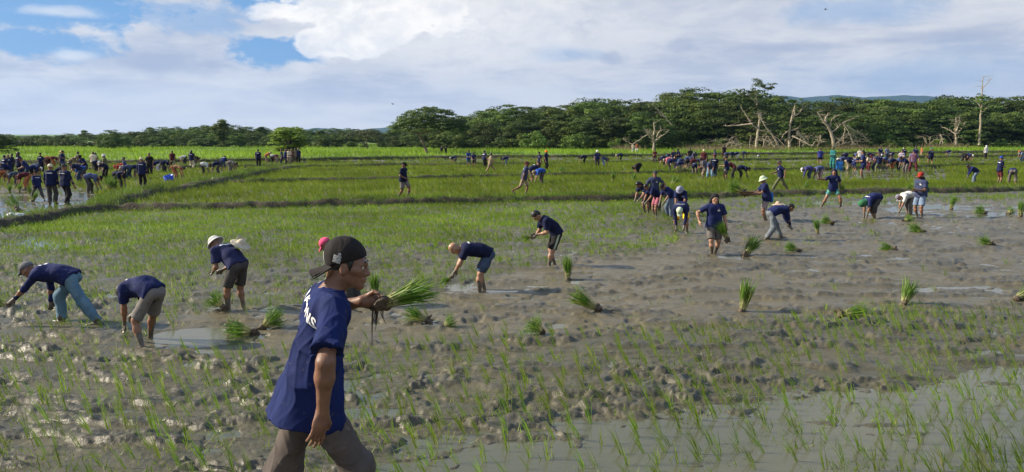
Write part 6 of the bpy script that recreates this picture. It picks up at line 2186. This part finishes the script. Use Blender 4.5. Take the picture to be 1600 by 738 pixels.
for px, py, v, tilt, az_, sc, lb in (
    (396, 520, 4, 78, 200, 1.5, 'big loose bundle lying with pale roots before the walking man'),
    (410, 512, 4, 60, 15, 1.35, 'low leafy pile lying over the pale rooted bundle behind the walking man'),
    (586, 462, 0, 4, 90, 1.45, 'dark upright bundle just beyond the walking man\'s held seedlings'),
    (668, 502, 2, 68, 178, 1.25, 'fanned bundle lying flat below the held seedlings'),
    (692, 512, 4, 70, 20, 0.8, 'small tuft lying beside the fanned bundle'),
    (848, 522, 4, 50, 190, 1.0, 'bright small tuft alone on the mud'),
    (887, 436, 0, 3, 0, 1.55, 'upright bundle beside the man in striped shorts'),
    (934, 490, 1, 66, 172, 1.6, 'thick bundle leaning left with brown roots on bare mud'),
    (1160, 486, 0, 12, 20, 1.65, 'upright tied bundle on the bare mud with a long shadow'),
    (1410, 478, 1, 28, 15, 1.55, 'upright bundle leaning right with spread roots, right of the tied one'),
    (1312, 496, 3, 80, 350, 1.4, 'yellow green bundle fallen flat on the near right mud'),
    (1588, 470, 1, 72, 30, 1.3, 'bundle lying at the right edge of the view'),
    (1163, 399, 1, 38, 25, 2.1, 'large bundle leaning right beside the walking woman'),
    (1248, 394, 2, 72, 175, 1.2, 'flat bundle below the bending man in grey jeans'),
    (1277, 367, 0, 5, 100, 1.4, 'small upright bundle right of the man in grey jeans'),
    (1300, 352, 4, 70, 180, 1.4, 'dark flat bundle beyond the small upright one'),
    (1398, 392, 2, 74, 180, 1.2, 'flat bundle on bare mud below the red capped planter'),
    (1442, 364, 2, 72, 178, 1.4, 'flat bundle with yellowed end right below the red capped planter'),
    (1411, 346, 4, 66, 0, 1.2, 'dark flat bundle at the feet of the bent white shirt'),
    (1550, 385, 2, 74, 180, 1.2, 'flat bundle on the wet mud far right'),
    (1540, 333, 4, 60, 170, 1.4, 'dark bundle half lying in the right water'),
    (1486, 326, 0, 6, 80, 1.8, 'upright bundle in water right of the red capped planter'),
    (1594, 340, 1, 6, 80, 2.0, 'tall upright bundle in water at right edge'),
    (1575, 334, 4, 62, 10, 1.3, 'flat bundle beside the tall one at right edge'),
    (349, 487, 4, 48, 160, 1.1, 'small tuft at the feet of the man in white hat'),
    (28, 330, 1, 52, 140, 2.4, 'dark bundle leaning on the left bank near the white sack'),
    (15, 302, 0, 5, 0, 1.5, 'first upright bundle standing in the left water'),
    (30, 300, 3, 5, 50, 1.5, 'second upright bundle standing in the left water'),
    (46, 304, 0, 8, 90, 1.5, 'third upright bundle standing in the left water'),
    (52, 315, 3, 12, 0, 1.5, 'upright bundle beside the planter stepping left'),
    (168, 299, 4, 15, 60, 3.0, 'dark clump of seedlings on the side bank corner'),
    (875, 275, 4, 30, 0, 2.8, 'dark clump on the second bank right of the bright blue shirt'),
    (957, 286, 0, 8, 0, 2.0, 'left of two upright bundles in the green field'),
    (988, 285, 3, 8, 0, 2.0, 'right of two upright bundles in the green field'),
    (1252, 300, 1, 30, 0, 2.0, 'bundle on the front bank behind the outflung arm'),
    (1050, 290, 4, 40, 20, 2.4, 'dark clump below the dense right knot'),
):
    x, y = G(px, py, 0.03)
    bundle(x, y, max(groundz(x, y), 0) + (0.028 if tilt > 40 else -0.005) * sc, v, tilt, az_, sc, lb)


def in_hand(pers, side, k=0.10, off=(0, 0, 0)):
    o, j = pers
    d = j['wr' + side] - j['el' + side]
    d = d / np.linalg.norm(d)
    p = j['wr' + side] + d * k + np.array(off)
    return o.matrix_basis @ Vector(p)


bpy.context.view_layer.update()
# the bundle in the walking man's fist, mud dripping from its roots
hd_ = np.array(mj['wrL']) + np.array((1.0, -0.12, -0.10)) * 0.085 + np.array((0, -0.015, -0.012))
hp_ = man.matrix_basis @ Vector(hd_)
b = bundle(hp_.x, hp_.y, hp_.z, 1, 68, 2, 1.0, 'green bundle held out in the walking man\'s fist', None, None)
b.scale = (0.85, 0.85, 1.0)
rg = np.random.default_rng(5)
strands = []
for k in range(7):
    x_ = rg.normal(0, 0.022)
    ln = (0.04 + 0.10 * rg.uniform() ** 2) if k else 0.20
    p0 = np.array((x_, rg.normal(0, 0.015), 0.0))
    strands.append(tube(smoothpath([p0, p0 + (rg.normal(0, .006), 0, -ln * .5), p0 + (rg.normal(0, .01), 0, -ln)], 6), 0.0045 if k else 0.006, 0.0012, 5))
so = link('root_strands', npmesh('root_strands', *joinq(strands)), b, [ROOT])
b.rotation_mode = 'QUATERNION'
so.matrix_local = (Matrix.LocRotScale(b.location, b.rotation_quaternion, b.scale)).inverted() @ Matrix.Translation((hp_.x - 0.015, hp_.y, hp_.z - 0.015))
p = in_hand(held['m4'], 'L', 0.06)
bundle(p.x, p.y, p.z - 0.02, 1, 120, 178, 0.9, 'drooping bundle in the bald man\'s hands')
p = in_hand(held['m5'], 'L', 0.08)
bundle(p.x, p.y, p.z, 1, 115, 185, 0.85, 'bundle in the hands of the man in striped shorts')
p = in_hand(held['woman'], 'L', 0.10)
bundle(p.x, p.y - 0.04, p.z - 0.22, 0, 22, 190, 1.5, 'bundle carried low by the planter with head cloth')
p = in_hand(held['m1'], 'L', 0.10)
bundle(p.x, p.y, p.z, 3, 95, 175, 0.9, 'muddy bundle in the hand of the man in light jeans')
p = in_hand(held['throw'], 'L', 0.10)
bundle(p.x, p.y, p.z - 0.12, 1, 20, 0, 1.1, 'bundle in the lowered hand of the planter in turquoise shorts')
p = in_hand(held['red'], 'L', 0.10)
bundle(p.x, p.y, p.z + 0.02, 4, 50, 180, 0.9, 'small bundle held by the red capped planter')

# ------------------------------------------------------------------ baskets, barrels, hats, bags


def lathe(prof, n=28, wob=0.0, seed=0):
    prof = np.array(prof, float)
    a_ = np.linspace(0, 2 * np.pi, n, endpoint=False)
    V = np.stack([prof[:, None, 0] * np.cos(a_), prof[:, None, 0] * np.sin(a_), np.repeat(prof[:, 1:2], n, 1)], -1)
    k = len(prof)
    i_ = np.arange(k * n).reshape(k, n)
    q = np.stack([i_[:-1], np.roll(i_[:-1], -1, 1), np.roll(i_[1:], -1, 1), i_[1:]], -1).reshape(-1, 4)
    return V.reshape(-1, 3), q


BLUEP = plain('blue_plastic', (0.02, 0.20, 0.62), 0.35, 0.5, 0.1, 6, 0.05)
BLUEP2 = plain('deep_blue_plastic', (0.015, 0.07, 0.52), 0.35, 0.5, 0.1, 6, 0.05)
x, y = G(1311, 266)
bo = link('barrel', npmesh('barrel', *lathe([(0, 0), (.27, 0), (.29, .03), (.30, .22), (.315, .25), (.30, .28), (.305, .5), (.32, .53), (.305, .56), (.29, .76), (.27, .80), (.25, .81), (.25, .78), (0, .78)])), None, [BLUEP], (x, y, -0.02))
tag(bo, 'light blue plastic barrel beside the planter in teal', 'barrel')
link('lid_ring', npmesh('lid_ring', *lathe([(.255, .80), (.29, .80), (.295, .83), (.26, .835), (.255, .80)])), bo, [plain('black_plastic', (0.02, 0.02, 0.02), 0.4, 0.4, 0.1)])
x, y = G(268, 285)
tb_ = link('tub', npmesh('tub', *lathe([(0, 0), (.30, 0), (.34, .05), (.40, .50), (.37, .50), (.30, .06), (0, .05)])), None, [BLUEP2], (x, y - 0.2, 0.05), (RAD(14), RAD(-10), 0), 0.75)
tag(tb_, 'deep blue plastic tub tilted beside the bare backed man', 'tub')
link('rim', npmesh('rim', *lathe([(.365, .49), (.42, .49), (.425, .525), (.37, .53), (.365, .49)])), tb_, [BLUEP2])


def lump(name, pts, vox, matr, loc_, rotz, label, cat, seed, amp=0.012):
    P = np.array(pts, float)
    fd = Field(P[:, :3].min(0) - 0.25, P[:, :3].max(0) + 0.25, vox)
    wr_ = wrinkle(seed, amp, 0.9)
    for a_, b_ in zip(P[:-1], P[1:]):
        fd.rc(a_[:3], b_[:3], a_[3], b_[3], 0.06, wr=wr_)
    o = link(name, npmesh(name, *fd.mesh()), None, [matr], loc_, (0, 0, rotz))
    return tag(o, label, cat)


SACKM = plain('white_sack', (0.62, 0.63, 0.64), 0.6, 0.3, 0.12, 9, 0.4)
x, y = G(22, 340, 0.25)
lump('sack', [(-.26, 0, .06, .06), (-.10, .02, .08, .10), (.12, 0, .08, .09), (.24, .02, .10, .05), (.29, .0, .15, .025)], 0.018, SACKM, (x, y, 0.22), 0.3, 'white woven sack lying on the left bank', 'sack', 5)
x, y = G(335, 286)
lump('bag', [(-.25, 0, .08, .08), (0, .02, .12, .13), (.2, 0, .22, .06)], 0.03, SACKM, (x, y, 0.1), 0.8, 'small white bag dropped on the side bank', 'bag', 6)
x, y = G(243, 279)
lump('bag', [(-.2, 0, .05, .05), (.15, .02, .06, .06)], 0.03, SACKM, (x, y, 0.03), 0.1, 'flat white bag lying in the left rice', 'bag', 7)


def back_of(pers, upk, out_):
    o, j = pers
    pnt = j['chest'] - j['up'] * upk - j['fwd'] * out_
    return o.matrix_basis @ Vector(pnt), (o.matrix_basis.to_3x3() @ Vector(-j['fwd'])).normalized()


def hat_on_back(pers, upk, out_, label, matr, roll=0.0):
    p_, n_ = back_of(pers, upk, out_)
    h = link('straw_hat', gear('straw'), None, [matr], p_)
    h.rotation_mode = 'QUATERNION'
    h.rotation_quaternion = n_.to_track_quat('Z', 'Y')
    tag(h, label, 'hat', 'straw hats hung on backs')
    return h


h = hat_on_back(held['m3'], -0.02, 0.10, 'cream straw hat hanging on the back of the man in white hat', CREAM)
hl_ = A(376, 383, held['m3'][0].location.y + 0.12)
h.location = hl_
h.rotation_quaternion = Vector((0.45, -0.1, 0.9)).to_track_quat('Z', 'Y')
h.scale = (0.8,) * 3
h = hat_on_back(held['m7'], 0.16, 0.13, 'cream straw hat on the back of the bending man in grey jeans', cloth('pale_straw', (0.55, 0.42, 0.32)))
h.scale = (0.78,) * 3
h.location += Vector((-0.02, 0.12, -0.02))

# tray of seedlings
pa, pb = in_hand(held['tray'], 'L', 0.10), in_hand(held['tray'], 'R', 0.10)
c_ = (pa + pb) / 2
TRAYM = plain('woven_brown', (0.13, 0.085, 0.05), 0.8, 0.2, 0.3, 30, 0.6)
tv, tq = lathe([(0, 0), (.24, 0), (.30, .16), (.285, .16), (.23, .02), (0, .02)])
tr_ = link('basket', npmesh('basket', tv * np.array((1.25, 0.8, 1)), tq), None, [TRAYM], (c_.x - 0.12, c_.y, c_.z - 0.03), None, 0.72)
tag(tr_, 'brown basket carried by the man in the pale cap', 'basket')
link('rim', npmesh('rim', *tube(np.array([(.375 * math.cos(t_), .24 * math.sin(t_), .16) for t_ in np.linspace(0, 2 * np.pi, 30)]), 0.016, 0.016, 6)), tr_, [TRAYM])
bundle(c_.x - 0.22, c_.y, c_.z + 0.05, 2, 66, 178, 2.0, 'seedlings spilling from the carried basket')
# backpack of the red capped planter
p_, n_ = back_of(held['red'], 0.22, 0.17)
PACK = cloth('pack_green', (0.035, 0.07, 0.045))
fd = Field((-0.25, -0.25, -0.3), (0.25, 0.25, 0.3), 0.02)
fd.rc((0, 0, -0.12), (0, 0, 0.12), 0.12, 0.10, 0.04)
fd.rc((-0.06, -0.06, -0.14), (-0.06, 0.06, -0.14), 0.09, 0.09, 0.05)
pk = link('backpack', npmesh('backpack', *fd.mesh()), None, [PACK], p_, (0, 0, RAD(205)))
tag(pk, 'dark green bag on the back of the red capped planter', 'backpack')
link('flap', npmesh('flap', *tube(np.array([(-0.02, -0.11, 0.10), (-0.07, -0.05, 0.13), (-0.09, 0.0, 0.135), (-0.07, 0.05, 0.13), (-0.02, 0.11, 0.10)]), 0.03, 0.03, 6)), pk, [PACK])
# cloth at the waist of the basket carrier
o_, j_ = held['tray']
pw = o_.matrix_basis @ Vector(j_['hip'] - j_['fwd'] * 0.15 + np.array((0, 0, 0.0)))
fd = Field((-0.2, -0.2, -0.25), (0.2, 0.2, 0.25), 0.02)
fd.rc((0, -0.06, 0.12), (0.02, -0.05, -0.13), 0.045, 0.06, 0.04, wr=wrinkle(3, .012))
fd.rc((0, 0.05, 0.12), (0.02, 0.06, -0.12), 0.045, 0.06, 0.04, wr=wrinkle(4, .012))
tag(link('waist_cloth', npmesh('waist_cloth', *fd.mesh()), None, [cloth('bright_blue', (0.03, 0.18, 0.62))], pw, (0, 0, RAD(180))), 'bright blue cloth tucked at the basket carrier\'s waist', 'cloth')

# birds in the sky
BIRDM = plain('dark_bird', (0.03, 0.03, 0.035), 0.8, 0.2, 0.1)
for px, py, D, lb in ((614, 163, 60, 'small dark bird flying above the rain tree'), (1290, 15, 60, 'small dark bird high in the upper right sky')):
    p_ = A(px, py, D)
    fd = Field((-0.4, -0.5, -0.2), (0.4, 0.5, 0.25), 0.02)
    fd.rc((-0.14, 0, 0), (0.14, 0, 0.02), 0.030, 0.045, 0.03)
    fd.rc((0.14, 0, 0.02), (0.21, 0, 0.03), 0.032, 0.02, 0.02)
    fd.rc((-0.14, 0, 0), (-0.26, 0, 0.0), 0.03, 0.022, 0.03)
    for s_ in (-1, 1):
        fd.ell(np.array((0.02, s_ * 0.17, 0.05)), np.array(((1, 0, 0), (0, 0.95, -0.3 * s_), (0, 0.3 * s_, 0.95))), (0.075, 0.17, 0.024), 0.03)
        fd.ell(np.array((-0.02, s_ * 0.34, 0.06)), np.array(((1, 0, 0), (0, 0.99, 0.1 * s_), (0, -0.1 * s_, 0.99))), (0.05, 0.12, 0.022), 0.03)
    tag(link('bird', npmesh('bird', *fd.mesh()), None, [BIRDM], p_, (0.1, 0.1, RAD(160)), 0.5), lb, 'bird', 'birds')
